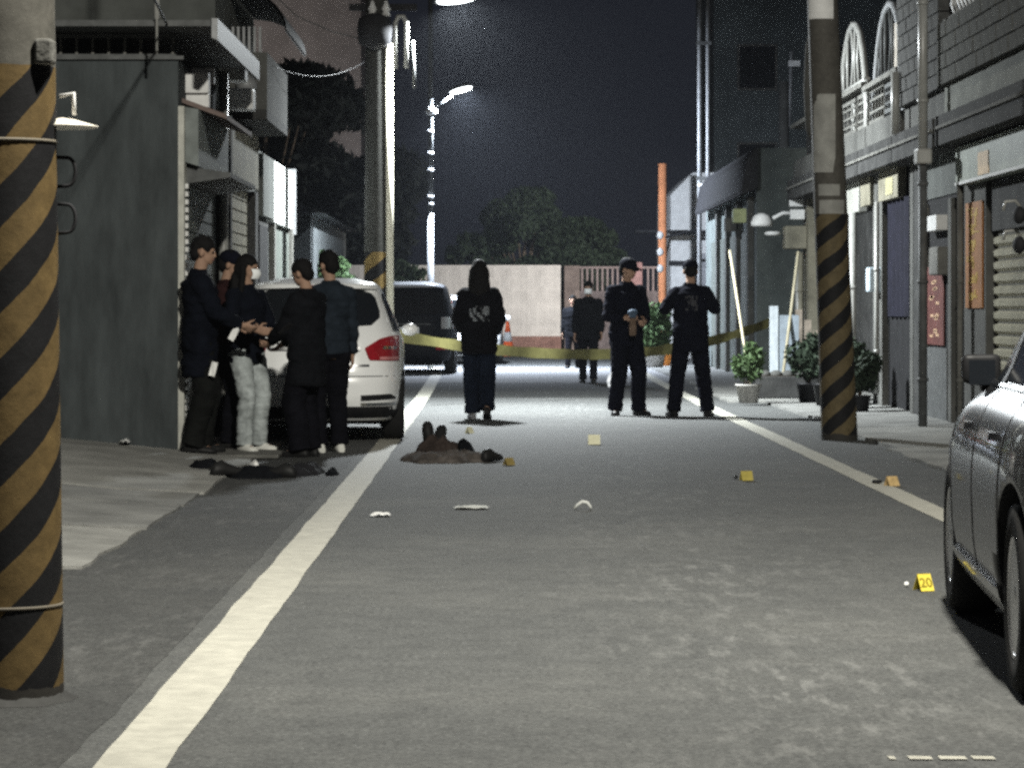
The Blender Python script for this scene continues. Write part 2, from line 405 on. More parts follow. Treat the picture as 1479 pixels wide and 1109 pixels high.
# house with the dark gable wall
h = thing('house', 'single storey house with a big dark grey green blank side wall', 'house', (FX, 24.5, 0))
MB().box(-6.5, 0, 0, 3.3, 0, 3.34).build('wall', DARKWALL, h)
def px2(px, py, Y, o=h): v = at(px, py, Y); return v - Vector(o.location)
# roof slab and eave running along the street
e = MB().box(-6.5, 0.34, -0.55, 3.6, 3.57, 3.62).build('roof', STEELG, h)
MB().prism([(0.34, 3.47), (0.39, 3.45), (0.39, 3.63), (0.34, 3.63)], 1, -0.6, 3.65).build('gutter', GALV, e)
MB().box(-6.5, 0.05, -0.04, 0.0, 3.34, 3.37).build('coping', STEELG, h)
# street front of this house
MB().box(0.0, 0.05, 0.0, 0.24, 0, 2.95).build('door_jamb', mat('pale_jamb', (0.42,0.42,0.38), 0.6), h)
k = MB()
for i in range(34): k.box(0.05, 0.075, 0.09, 0.15, 0.05+i*0.067, 0.05+i*0.067+0.04)
tag(k.build('hinge_strip', WHITEP, h), kind='stuff')
sh = MB().box(-0.05, 0.012, 0.24, 2.9, 0, 2.4).build('shutter', SHUTG, h)
for i in range(20): MB().box(0.012, 0.024, 0.26, 2.88, 0.03+i*0.118, 0.03+i*0.118+0.10).build('slat', SHUTG, sh)
MB().prism([(0.0, 2.50), (0.16, 2.45), (0.16, 2.93), (0.0, 2.96)], 1, 0.10, 2.85).build('fascia_board', mat('weathered_fascia', (0.15,0.165,0.16), 0.6, 0, 0.35, 5), h)
MB().prism([(0.0, 2.46), (0.0, 2.30), (0.42, 2.36), (0.42, 2.40)], 1, 0.20, 2.8).build('awning', STEELG, h)
MB().prism([(0.0, 3.04), (0.0, 3.0), (0.38, 2.86), (0.38, 2.90)], 1, 0.3, 2.9).build('awning', mat('rusty_awning', (0.13,0.10,0.09), 0.7, 0, 0.4, 5), h)
for y, z, s_ in ((0.55, 3.10, 0.13), (1.05, 3.22, 0.10), (0.6, 2.98, 0.09)):
    MB().box(0.0, 0.2, y, y+s_*1.3, z, z+s_*1.4).build('meter_box', WHITEP, h, bevel=0.008)
MB().tube([(0.09, 3.13, 0), (0.09, 3.13, 3.5)], 0.045, 12).build('drain_pipe', PVC, h)
MB().tube([(0.09, 3.27, 0), (0.09, 3.27, 3.3)], 0.03, 10).build('drain_pipe', IRON, h)
# roof railing over the dark wall: a thing bolted to the roof edge
rl = thing('roof_railing', 'dark roof railing of short uprights above the dark side wall', 'railing', (FX, 24.5, 3.37))
MB().box(-6.3, -0.02, 0.02, 0.07, 0.155, 0.19).build('top_rail', STEELG, rl)
MB().box(-6.3, -0.02, 0.015, 0.075, 0.0, 0.02).build('bottom_rail', STEELG, rl)
b0 = None
for i in range(46):
    loc = (-0.05 - i*0.135, 0.045, 0.02)
    if b0 is None: b0 = MB().box(-0.011, 0.011, -0.012, 0.012, 0, 0.135).build('baluster', CONC2, rl); b0.location = loc
    else: copy_obj(b0, rl, loc)
tag(MB().tube([(0,0,0),(0,0,0.26),(0.0,0,0.27),(0.004,0,2.6)], [0.012,0.012,0.024,0.02], 10).build('antenna_mast', PVC), 'thin white mast rising from the dark house roof', 'mast').location = (-2.78, 23.90, 3.36)

# second house: cream shutter, projecting balcony, dark curved canopy
h2 = thing('house', 'two storey house with cream shutter and projecting concrete balcony', 'house', (FX, 27.95, 0))
MB().box(-6.5, -0.02, 0, 4.5, 0, 4.5).build('wall', GREYWALL, h2)
MB().box(-0.02, 0.13, 0.0, 0.16, 0, 3.1).build('door_jamb', DCONC, h2)
sh = MB().box(-0.02, 0.01, 0.3, 3.2, 0, 2.5).build('shutter', SHUTC, h2)
for i in range(21): MB().box(0.01, 0.022, 0.32, 3.18, 0.02+i*0.118, 0.02+i*0.118+0.10).build('slat', SHUTC, sh)
MB().box(-0.02, 0.12, 0.2, 3.4, 2.52, 3.08).build('fascia_board', CREAM, h2)
MB().box(-0.02, 0.10, 3.25, 3.6, 0, 2.5).build('pillar', DCONC, h2)
bal = MB().box(-0.02, 0.36, 1.5, 4.4, 3.16, 3.26).build('balcony', DCONC, h2)
MB().box(0.28, 0.36, 1.52, 4.4, 3.26, 3.84).build('parapet', CONC, bal); MB().box(-0.02, 0.28, 1.5, 1.6, 3.26, 3.84).build('parapet', CONC, bal)
for i in range(6): MB().box(-0.0 + i*0.055, 0.025 + i*0.055, 1.53, 1.56, 3.84, 4.10).build('baluster', GALV, bal)
cp = MB(); prof = [(0.02 + 0.55*math.sin(a), 4.05 + 0.42*math.cos(a)) for a in [R(x) for x in range(0, 91, 9)]]
cp.grid(lambda u, v: (prof[round(u*10)][0], 1.3 + 3.1*v, prof[round(u*10)][1]), 10, 4)
cp.grid(lambda u, v: (prof[round(u*10)][0]-0.012, 1.3 + 3.1*v, prof[round(u*10)][1]-0.02), 10, 4)
cp.build('canopy', IRON, h2)
MB().box(-0.02, 0.27, 0.9, 1.25, 3.22, 3.43).build('floodlight', WHITEP, h2, bevel=0.02)
MB().ell((0.16, 1.42, 3.5), (0.11, 0.12, 0.1)).build('water_meter', GALV, h2)
MB().box(0.02, 0.25, 0.2, 0.5, 3.45, 3.62).build('meter_box', WHITEP, h2, bevel=0.01)

# third house, low, with a bright white sign sheet
h3 = thing('house', 'low grey house with a large blank white sign sheet on its front', 'house', (FX, 32.5, 0))
MB().box(-6.5, -0.03, 0, 5.2, 0, 3.05).build('wall', GREYWALL, h3)
MB().box(-0.03, 0.05, 2.0, 5.15, 2.27, 3.0).build('sign_sheet', WHITESIGN, h3)
MB().box(-0.03, 0.09, 5.16, 5.24, 2.2, 3.05).build('sign_end_post', GALV, h3)
MB().box(-0.03, 0.05, 0.4, 1.9, 2.3, 3.0).build('fascia_board', GREYWALL, h3)
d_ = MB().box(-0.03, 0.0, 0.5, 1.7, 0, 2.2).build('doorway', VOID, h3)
MB().box(-0.03, 0.04, 2.2, 2.4, 0, 2.27).build('pillar', CONC2, h3); MB().box(-0.03, 0.06, 4.9, 5.15, 0, 2.27).build('pillar', CONC2, h3)
MB().box(-0.03, 0.02, 2.4, 4.9, 0, 2.2).build('shutter', SHUTG, h3)
MB().box(-0.03, 0.0, 0.44, 1.76, 2.2, 2.26).build('lintel', DCONC, h3)

# ------------------------------------------------------------------ right row of shop houses
RX = 4.8
def blocks(parent, y0, y1, z0, z1, bh, bw, x, depth, m, seed=1, gap=0.012):
    rnd = random.Random(seed); meshes = {}
    rows = int(round((z1-z0)/bh)); 
    for r in range(rows):
        y = y0 - (bw*0.5 if r % 2 else 0)
        while y < y1 - 0.02:
            a = max(y, y0); b = min(y + bw, y1)
            if b - a > 0.04:
                key = round(b-a, 3)
                if key not in meshes:
                    o = MB().box(-depth, 0, gap/2, key-gap/2, gap/2, bh-gap/2).build('block', m, parent, bevel=0.006); meshes[key] = o
                else: o = copy_obj(meshes[key], parent)
                o.location = (x + rnd.uniform(-0.006, 0.004), a, z0 + r*bh)
            y += bw
def vpipe(parent, x, y, z0, z1, r, m, name='drain_pipe'):
    o = MB().tube([(x,y,z0),(x,y,z1)], r, 12).build(name, m, parent)
    for z in np.arange(z0+0.5, z1, 1.0): MB().tube([(x,y,z),(x,y,z+0.04)], r*1.25, 12).build('pipe_clip', m, o)
    return o
def row_house(y0, y1, label, top):
    h = thing('row_house', label, 'house', (RX, y0, 0)); L = y1 - y0
    MB().box(0.42, 6, 0.01, L-0.01, 0, top).build('wall', VOID if top < 3.3 else DCONC, h)
    MB().box(-0.30, 0.42, 0.0, L, 2.90, 3.20).build('floor_slab', DCONC, h)
    MB().box(-0.33, -0.30, 0.0, L, 3.06, 3.09).build('slab_drip_edge', CONC2, h)
    return h, L
# house A: yellowed shutter, orange banner
hA, L = row_house(21.0, 29.75, 'shop house with yellowed roller shutter and pale green sign board', 4.05)
MB().box(0.0, 0.42, 7.45, L, 0, 2.9).build('pillar', CONC, hA)
MB().box(0.05, 0.42, 0.0, 7.45, 2.0, 2.9).build('shutter_box', DCONC, hA)
s_ = MB().box(0.10, 0.42, 0.0, 7.4, 0, 2.0).build('shutter', mat('shutter_gap', (0.07,0.065,0.05), 0.8), hA)
sl = None
for i in range(16):
    if sl is None: sl = MB().prism([(0.0,0.0),(-0.035,0.03),(-0.04,0.085),(0,0.105)], 1, 0.02, 7.38).build('slat', SHUTY, s_); 
    else: sl = copy_obj(sl, s_)
    sl.location = (0.10, 0, 0.03 + i*0.121)
sg = MB().box(-0.12, 0.0, 0.0, 8.55, 2.49, 2.87).build('sign_board', PALEGREEN, hA)
MB().box(-0.128, -0.12, 6.55, 7.15, 2.53, 2.75).build('sign_patch', mat('peach_patch', (0.55,0.40,0.24), 0.6, 0, 0.2, 6), sg)
MB().box(-0.128, -0.12, 0.0, 8.55, 2.49, 2.52).build('sign_edge', WHITEP, sg)
MB().box(-0.20, 0.42, 0.0, L, 3.20, 3.50).build('parapet_band', mat('pale_band', (0.17,0.175,0.155), 0.85, 0, 0.35, 3, 0.3, 40, detail=8), hA)
blocks(hA, 0.0, L, 3.505, 4.145, 0.16, 0.42, -0.16, 0.12, BLOCKM, 3)
MB().box(-0.22, 0.1, 0.0, L, 4.15, 4.19).build('coping', CONC2, hA)
vase = [(0.05,0),(0.05,0.03),(0.025,0.05),(0.06,0.14),(0.055,0.2),(0.022,0.3),(0.03,0.34),(0.05,0.37),(0.05,0.4)]
bs = None
for i in range(44):
    loc = (-0.10, 0.12 + i*0.198, 4.19)
    if bs is None: bs = MB().lathe(vase, 10).build('baluster', WHITEP, hA); bs.location = loc
    else: copy_obj(bs, hA, loc)
MB().box(-0.20, 0.05, 0.0, L, 4.59, 4.70).build('hand_rail', CONC2, hA)
vpipe(hA, -0.42, L+0.02, 0.0, 2.75, 0.045, STEELG); vpipe(hA, -0.42, L+0.02, 2.85, 4.9, 0.05, PVC)
MB().box(-0.5, -0.34, L-0.1, L+0.12, 2.72, 2.88).build('pipe_hopper', PVC, hA, bevel=0.02)
vpipe(hA, -0.10, L-0.35, 0.0, 2.5, 0.03, CONC2)
for z in (2.17, 1.9):
    br = MB().tube([(0.0,5.55,z),(-0.05,5.55,z+0.06),(-0.14,5.55,z+0.05),(-0.16,5.55,z-0.03)], 0.016, 8).build('bracket', PVC, hA)
    MB().ell((-0.06,5.3,z-0.08), (0.06,0.10,0.08)).build('lantern', IRON, br)
bn = thing('banner', 'orange vertical couplet banner with gold brush marks on the pillar', 'banner', (RX-0.012, 28.55, 1.25))
MB().box(-0.008, 0.008, 0.0, 1.0, 0.0, 1.06).build('cloth_panel', mat('orange_paper', (0.24,0.10,0.028), 0.7, 0, 0.3, 5), bn)
GOLD = mat('gold_ink', (0.40,0.26,0.05), 0.5, 0, 0.2, 8)
rnd = random.Random(4)
for k in range(6):
    zc = 0.96 - k*0.165; m = MB()
    for q in range(5):
        y = 0.5 + rnd.uniform(-0.22,0.22); z = zc + rnd.uniform(-0.055,0.045); 
        if q % 2: m.box(-0.012,-0.0085, y-0.2,y+0.2, z,z+0.016)
        else: m.box(-0.0125,-0.009, y-0.04,y+0.04, z-0.03,z+0.05)
    m.build('brush_mark', GOLD, bn)
# house B: dark entry with a red couplet sheet
hB, L = row_house(29.95, 33.0, 'narrow shop house with dark porch and blank block upper wall', 4.1)
MB().box(-0.05, 0.42, L-0.55, L, 0, 2.9).build('pillar', DCONC, hB)
MB().box(0.0, 0.42, 0.0, L-0.6, 2.45, 2.9).build('fascia_board', GREYWALL, hB)
MB().box(-0.15, 0.42, 0.0, L, 3.20, 3.50).build('parapet_band', CONC, hB)
blocks(hB, 0.0, L, 3.505, 4.785, 0.16, 0.42, -0.12, 0.12, mat('dark_block', (0.065,0.065,0.063), 0.92, 0, 0.45, 5, 0.4, 50, detail=8), 8)
MB().box(-0.0, 0.42, 0.0, L, 3.5, 4.8).build('upper_wall', DCONC, hB)
MB().tube([(-0.30,L-0.3,3.2),(-0.30,L-0.3,3.9)], 0.05, 10).build('drain_pipe', PVC, hB)
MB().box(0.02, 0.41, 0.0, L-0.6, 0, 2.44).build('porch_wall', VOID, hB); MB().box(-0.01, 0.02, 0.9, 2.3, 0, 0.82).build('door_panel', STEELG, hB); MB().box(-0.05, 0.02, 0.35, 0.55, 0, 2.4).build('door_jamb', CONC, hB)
MB().box(-0.04, 0.02, 2.33, 2.42, 0, 2.4).build('door_jamb', CONC2, hB)
MB().box(-0.12, 0.02, 0.9, 1.9, 2.08, 2.24).build('shop_light_box', WHITEP, hB)
MB().box(-0.14, 0.02, 0.7, 1.3, 1.6, 1.9).build('air_conditioner', CONC2, hB, bevel=0.02)
cs = thing('couplet_sheet', 'faded red couplet sheet with pale gold marks in the dark porch', 'banner', (RX-0.004, 31.1, 0.85))
MB().box(0.0, 0.012, 0, 1.3, 0, 0.85).build('paper', mat('faded_red_paper', (0.10,0.034,0.029), 0.6, 0, 0.35, 6), cs)
PALEG = mat('pale_gold', (0.5,0.32,0.2), 0.4, 0, 0.2, 8)
for k in range(4):
    m = MB()
    for q in range(4):
        y = 0.65 + rnd.uniform(-0.25,0.25); z = 0.12 + k*0.17 + rnd.uniform(-0.05,0.05); m.box(-0.004, -0.0005 - q*0.0005, y-0.12, y+0.12, z, z+0.03)
    m.build('brush_mark', PALEG, cs)
# house C: blue curtain, iron window cages, big arch
hC, L = row_house(33.05, 36.1, 'shop house with dark blue door curtain and arched balcony screen', 3.5)
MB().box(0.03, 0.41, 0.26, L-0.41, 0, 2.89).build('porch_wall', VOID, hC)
MB().box(-0.05, 0.42, 0.0, 0.25, 0, 2.9).build('pillar', CONC, hC); MB().box(-0.05, 0.42, L-0.4, L, 0, 2.9).build('pillar', CONC, hC)
MB().box(-0.1, 0.0, 0.9, 2.6, 2.55, 3.12).build('sign_board', CREAM, hC)
MB().box(-0.108, -0.1, 1.3, 1.9, 2.6, 2.8).build('sign_patch', mat('yellow_patch', (0.30,0.28,0.17), 0.6), hC)
cu = MB(); cu.grid(lambda u, v: (-0.01 + 0.02*math.sin(u*34), 0.6 + 1.9*u, 1.15 + 1.4*v), 60, 4); cu.build('door_curtain', mat('navy_curtain', (0.008,0.008,0.015), 0.9, 0, 0.3, 4), hC)
MB().box(-0.2, 0.42, 0.0, L, 3.20, 3.50).build('parapet_band', CONC, hC)
vpipe(hC, -0.12, L-0.45, 0.2, 2.55, 0.03, PVC)
MB().box(-0.2, 0.0, L-0.3, L-0.02, 1.45, 1.75).build('meter_box', mat('pale_blue_box', (0.4,0.47,0.52), 0.5), hC, bevel=0.02)
def cage(parent, y0, y1, z0, z1, x, m, ny=6, nz=4, r=0.014):
    c = MB().box(x-0.02, x+0.02, y0, y1, z1-0.05, z1).build('window_cage', m, parent)
    MB().box(x-0.02, x+0.02, y0, y1, z0, z0+0.05).build('cage_rail', m, c)
    for i in range(ny+1): y = y0 + (y1-y0)*i/ny; MB().box(x-r, x+r, y-r, y+r, z0+0.05, z1-0.05).build('cage_bar', m, c)
    for i in range(1, nz): z = z0 + (z1-z0)*i/nz; MB().box(x-r-0.004, x+r+0.004, y0+r, y1-r, z-r, z+r).build('cage_bar', m, c)
def arch(parent, y0, y1, z0, z1, x, m, fill, nb=7):
    yc = (y0+y1)/2; rr = (y1-y0)/2; zs = z1 - rr*1.05
    pts = [(x, y0, z0), (x, y0, zs)] + [(x, yc - rr*math.cos(a), zs + rr*1.05*math.sin(a)) for a in [R(t) for t in range(15, 180, 15)]] + [(x, y1, zs), (x, y1, z0)]
    a = MB().tube(pts, 0.045, 8).build('arch_frame', m, parent)
    MB().tube([(x, y0, z0), (x, y1, z0)], 0.045, 8).build('arch_sill', m, a)
    for i in range(1, nb):
        y = y0 + (y1-y0)*i/nb; t = (y-yc)/rr; zt = zs + rr*1.05*math.sqrt(max(0, 1-t*t))
        MB().tube([(x, y, z0), (x+0.02*math.sin(i*2.0), y+0.05*math.sin(i), (z0+zt)/2), (x, y, zt)], 0.022, 6).build('arch_bar', fill, a)
    for q in range(3):
        zz = zs - 0.25 + q*0.28; MB().tube([(x, yc + 0.14*math.cos(t*0.7), zz + 0.12*math.sin(t*0.7)) for t in range(10)], 0.02, 6).build('scroll', fill, a)
    return a
cage(hC, 0.2, 1.5, 3.55, 3.9, -0.15, STEELG, 6, 3); cage(hC, 1.6, L-0.1, 3.5, 3.95, -0.15, CONC2, 5, 3)
MB().box(0.0, 0.42, 0, L, 3.5, 3.93).build('upper_wall', DCONC, hC)
MB().box(-0.25, 0.3, 0.0, L, 3.93, 3.99).build('ledge', CONC2, hC)
arch(hC, 0.15, 2.75, 4.02, 4.85, -0.12, GALV, STEELG, 8)
MB().box(-0.02, 0.3, 0.0, 1.2, 3.99, 4.75).build('stair_wall', DCONC, hC)
MB().box(-0.16, -0.03, 0.5, 0.75, 3.99, 4.55).build('shutter_board', mat('peeling_board', (0.33,0.30,0.26), 0.8, 0, 0.4, 7), hC)
# house D: far unit behind the pole, white arch
hD, L = row_house(36.15, 44.8, 'farthest shop house of the row with a white arched window screen', 3.5)
MB().box(-0.05, 0.42, L-0.7, L, 0, 3.5).build('pillar', CREAM, hD); MB().box(-0.05, 0.42, 0, 0.4, 0, 2.9).build('pillar', CONC, hD)
MB().box(-0.1, 0.0, 0.3, 1.25, 2.55, 3.12).build('sign_board', CREAM, hD); MB().box(-0.1, 0.0, 1.4, 3.2, 2.5, 3.15).build('sign_board', mat('offwhite_board2', (0.27,0.27,0.245), 0.6, 0, 0.15, 3), hD)
MB().box(-0.2, 0.42, 0.0, L, 3.20, 3.50).build('parapet_band', CONC, hD)
cage(hD, 0.05, 1.0, 3.5, 3.95, -0.15, CONC2, 3, 4); cage(hD, 1.2, 3.1, 3.5, 3.95, -0.15, CONC2, 4, 4)
vpipe(hD, -0.12, 1.9, 0.0, 2.5, 0.05, PVC); vpipe(hD, -0.2, 2.6, 0.2, 2.3, 0.035, PVC)
MB().box(-0.25, 0.3, 0.0, L, 4.0, 4.06).build('ledge', CONC2, hD)
MB().box(0.0, 0.42, 0, L, 3.5, 4.0).build('upper_wall', DCONC, hD)
arch(hD, 0.2, 2.95, 4.1, 4.92, -0.15, PVC, PVC, 7)
cs2 = MB().box(-0.38, -0.05, L-0.55, L-0.1, 2.15, 2.5).build('meter_box', CREAM, hD, bevel=0.02)
MB().tube([(-0.55,L-0.3,2.62),(-0.40,L-0.3,2.7),(-0.2,L-0.3,2.7)], 0.03, 8).build('lamp_arm', WHITEP, hD)
MB().lathe([(0.16,0),(0.17,0.05),(0.12,0.16),(0.04,0.2)], 16, (-0.72, L-0.3, 2.5)).build('siren_horn', WHITEP, hD)
MB().lathe([(0.10,0),(0.13,0.03),(0.10,0.06)], 16, (-0.55, L-0.3, 2.36)).build('siren_horn', WHITEP, hD)
for k in range(3): MB().box(-0.3, -0.08, L-0.5+k*0.12, L-0.42+k*0.12, 2.6+0.2*k, 2.75+0.2*k).build('meter_box', WHITEP, hD, bevel=0.01)
vpipe(hD, -0.14, L-0.15, 0, 2.1, 0.05, PVC); vpipe(hD, -0.14, L-0.45, 0, 2.1, 0.04, CREAM)
# dark side-walled house beyond the gap
hE = thing('house', 'dark single storey house with plain side wall and black sloping awning', 'house', (4.5, 50.0, 0))
MB().box(0, 7, 0, 12, 0, 4.0).build('wall', mat('dark_teal_render', (0.11,0.125,0.12), 0.9, 0, 0.3, 2, 0.2, 60, detail=8), hE)
MB().prism([(0.0, 4.02), (0.0, 3.3), (-0.26, 3.2), (-0.28, 3.26), (-0.18, 3.8)], 1, -0.2, 11.4).build('awning', IRON, hE)
for y in (1.0, 3.4, 5.8, 8.2): MB().box(-0.03, 0.0, y, y+1.9, 0, 2.6).build('shutter', SHUTG, hE)
for y in (0.6, 3.0, 5.4, 7.8): MB().box(-0.1, 0.0, y, y+0.3, 0, 3.2).build('pillar', CONC, hE)
MB().box(-0.3, -0.05, 1.2, 1.5, 2.75, 3.0).build('lamp_box', mat('pale_yellow_box', (0.5,0.55,0.3), 0.5), hE, bevel=0.02)
MB().box(-0.3, -0.05, 3.0, 3.4, 2.65, 2.9).build('air_conditioner', CONC2, hE, bevel=0.02)
# white walled house further on
hF = thing('house', 'small white house with pitched gable lit by the far lamp', 'house', (4.35, 72, 0))
MB().prism([(0,0),(3.5,0),(3.5,4.6),(0.55,4.6),(0,4.05)], 1, 0, 6).build('wall', WHITEP, hF)
MB().box(-0.9, 0.9, -0.8, -0.02, 3.1, 3.16).build('canopy', IRON, hF)
MB().box(0.55, 0.95, -0.06, -0.0, 0, 2.6).build('door', mat('grey_door', (0.25,0.25,0.26), 0.6), hF)
MB().box(0.1, 0.5, -0.05, 0, 1.4, 1.55).build('window', GLASSD, hF)
MB().box(-0.05, 0.35, -0.05, 0.0, 2.3, 2.42).build('wall_vent', IRON, hF)

# ------------------------------------------------------------------ end of the lane
wl = thing('hoarding_wall', 'pale corrugated hoarding wall closing the end of the lane', 'wall', (-6.0, 86, 0))
PINK = mat('pale_pinkish_sheet', (0.36,0.34,0.31), 0.7, 0, 0.2, 2.0)
kb = MB().box(0, 7.95, -0.15, 0.25, 0, 0.42).build('plinth', mat('red_brown_plinth', (0.13,0.075,0.06), 0.9, 0, 0.35, 4), wl)
pan = None
for i in range(8):
    if pan is None:
        m = MB(); n = 14
        prof = [(j*0.99/n, 0.0015*(1 if (j//1) % 2 else 0)) for j in range(n+1)]
        m.loft([[(x, y, 0.42), (x, y, 2.48), (x, y+0.02, 2.48), (x, y+0.02, 0.42)] for x, y in prof], True, False); pan = m.build('sheet_panel', PINK, wl)
    else: pan = copy_obj(pan, wl)
    pan.location = (i*0.993, 0, 0)
MB().box(0, 7.95, 0.06, 0.10, 2.44, 2.52).build('cap_rail', PINK, wl)
fw = thing('fence', 'brown brick pier and pink barred fence beside the hoarding', 'fence', (2.0, 86, 0))
MB().box(0.05, 0.5, -0.1, 0.3, 0, 2.5).build('pier', mat('brown_pier', (0.10,0.08,0.07), 0.9, 0, 0.35, 4), fw)
MB().box(0.5, 4.2, 0, 0.2, 0, 1.75).build('low_wall', mat('pink_wall', (0.075,0.062,0.06), 0.9, 0, 0.3, 3), fw)
MB().box(1.95, 2.35, -0.05, 0.25, 0, 2.6).build('pier', mat('pink_pier', (0.16,0.095,0.09), 0.85, 0, 0.25, 4), fw)
MB().box(0.5, 4.2, 0.06, 0.12, 2.42, 2.48).build('fence_rail', mat('pink_bar', (0.12,0.095,0.09), 0.7), fw)
bar = None
for i in range(24):
    x = 0.58 + i*0.15
    if 1.9 < x < 2.4: continue
    if bar is None: bar = MB().box(-0.03, 0.03, 0.06, 0.12, 1.75, 2.42).build('fence_bar', mat('pink_bar', (0,0,0)), fw)
    else: bar = copy_obj(bar, fw)
    bar.location = (x, 0, 0)
# apartment block far behind, only its top corner shows
ab = thing('apartment_building', 'tall dim red brown apartment block behind the dark tree', 'building', (-19, 104, 0))
MB().box(0, 14.2, 0, 10, 0, 12.6).build('wall', mat('grey_brown_render', (0.34,0.31,0.30), 0.9, 0, 0.25, 0.6), ab)
MB().box(-0.03, 14.25, -0.05, 10.1, 12.6, 26).build('upper_wall', mat('red_brown_tile', (0.30,0.18,0.15), 0.9, 0, 0.25, 0.8), ab)
MB().box(9.0, 9.25, -0.12, -0.05, 12.6, 26).build('pilaster', mat('grey_brown_render', (0,0,0)), ab)
ab2 = thing('apartment_building', 'tall dim grey apartment block rising behind the right hand houses', 'building', (7.6, 101, 0))
MB().box(0, 10, 0, 9, 0, 24).build('wall', mat('teal_grey_tile', (0.085,0.105,0.115), 0.9, 0, 0.25, 0.8), ab2)
for i in range(4):
    for j in range(6):
        f = MB().box(0.8+i*2.4, 2.2+i*2.4, -0.06, 0, 2+j*3.4, 3.6+j*3.4).build('window', STEELG, ab2); MB().box(0.88+i*2.4, 2.12+i*2.4, -0.08, -0.06, 2.08+j*3.4, 3.52+j*3.4).build('pane', GLASSD, f)
# dim house masses that close the lane to the left behind the row
hG = thing('house', 'low unlit house half hidden behind the parked cars', 'house', (-9, 60, 0))
MB().box(0, 5.2, 0, 14, 0, 3.2).build('wall', GREYWALL, hG); MB().prism([(-0.2,3.2),(5.5,3.2),(2.6,4.4)], 1, -0.3, 14.3).build('roof', STEELG, hG)
MB().box(1, 2.2, -0.06, 0, 0.9, 2.2).build('window', GLASSD, hG); MB().box(3.2, 4.2, -0.06, 0, 0, 2.1).build('door', STEELG, hG)

# ------------------------------------------------------------------ trees
def leaf_cloud(clumps, n, size, seed, m, name, parent):
    rs = np.random.RandomState(seed)
    w_ = np.array([c[3]*c[4]*c[5] for c in clumps]); w_ /= w_.sum()
    ci = rs.choice(len(clumps), n, p=w_); C = np.array(clumps)[ci]
    d = rs.normal(size=(n, 3)); d /= np.linalg.norm(d, axis=1)[:, None]
    r = rs.rand(n)**0.45
    P = C[:, :3] + d*C[:, 3:6]*r[:, None]
    a = rs.normal(size=(n, 3)); a /= np.linalg.norm(a, axis=1)[:, None]
    b = np.cross(a, rs.normal(size=(n, 3))); b /= np.linalg.norm(b, axis=1)[:, None]
    s_ = size*(0.6 + 0.8*rs.rand(n))[:, None]
    V = np.stack([P - a*s_, P + b*s_*0.42, P + a*s_, P - b*s_*0.42], 1).reshape(-1, 3)
    me = bpy.data.meshes.new(name); me.from_pydata(V.tolist(), [], [(4*i, 4*i+1, 4*i+2, 4*i+3) for i in range(n)])
    me.materials.append(m); o = bpy.data.objects.new(name, me); col.objects.link(o); o.parent = parent
    return o
def tree(label, x, y, h, rx, ry, n, size, m, seed, base=0.25, group=None, cat='tree', name='tree'):
    t = thing(name, label, cat, (x, y, 0), 0, group); rs = random.Random(seed); cl = []
    zc = h*(base + 1)/2; rz_ = h*(1-base)/2
    for i in range(46):
        a = rs.uniform(0, 6.28); v = rs.uniform(-0.9, 0.95); q = math.sqrt(rs.random()); k = math.sqrt(1 - v*v)
        cr = rs.uniform(0.20, 0.34)*min(rx, rz_); 
        cl.append(((rx-cr*0.7)*q*k*math.cos(a), (ry-cr*0.7)*q*k*math.sin(a), min(zc + rz_*v, h-cr*0.8), cr, cr, cr*0.75))
    leaf_cloud(cl, n, size, seed, m, 'crown', t)
    tr = MB(); tr.tube([(0,0,-0.1),(0.1,0,h*0.25),(-0.05,0.1,h*0.5),(0.1,0,h*0.75)], [0.05*h**0.7, 0.042*h**0.7, 0.025*h**0.7, 0.01*h**0.7], 10)
    for c in cl[:10]: tr.tube([(0,0.05,h*0.3), (c[0]*0.5, c[1]*0.5, (h*0.3+c[2])/2), c[:3]], [0.02*h**0.6, 0.012*h**0.6, 0.006], 7)
    tr.build('trunk', BARK, t); return t
tree('broad bushy green tree crowning the hoarding wall', 0.9, 90, 5.0, 1.7, 1.6, 30000, 0.10, LEAF, 11, 0.15)
tree('rounded green tree over the barred fence', 2.7, 90, 4.1, 1.35, 1.5, 20000, 0.10, LEAF, 12, 0.15)
tree('low green tree left of the round crown behind the hoarding', -0.6, 90.5, 3.6, 1.1, 1.3, 14000, 0.10, LEAF, 17, 0.15)
tree('huge black tree in front of the apartment block', -7.0, 88, 9.4, 5.0, 3.0, 45000, 0.2, LEAFD, 13, 0.08)
tree('small roadside shrub tree behind the low grey house', -3.9, 63, 2.5, 1.3, 1.2, 12000, 0.07, LEAFB, 15, 0.2)
tree('low bush at the foot of the hoarding left end', -2.75, 84.6, 2.7, 0.9, 0.6, 7000, 0.08, LEAF, 16, 0.2)

# ------------------------------------------------------------------ poles and street lamps
YEL = (0.105, 0.071, 0.029); BLK = (0.009, 0.009, 0.010)
def utility_pole(label, x, y, rb, hgt, smat, dx=0.0):
    t = thing('utility_pole', label, 'utility pole', (x, y, 0), 0, 'striped concrete utility poles')
    MB().tube([(dx*z/9, 0, z) for z in (-0.3, 0.0, 1, 2, 3, 5, 7, hgt)], [rb - max(0, z)/150 for z in (-0.3, 0, 1, 2, 3, 5, 7, hgt)], 40).build('shaft', smat, t)
    return t
sN = striped('hazard_paint_near', YEL, BLK, 0.272, 4, 2.02, (0.09, 0.086, 0.075))
sR = striped('hazard_paint_right', (0.10, 0.078, 0.042), BLK, 0.305, 3, 2.14, (0.07, 0.066, 0.058))
sM = striped('hazard_paint_mid', (0.16, 0.11, 0.04), BLK, 0.36, 2, 1.95, (0.04, 0.04, 0.036))
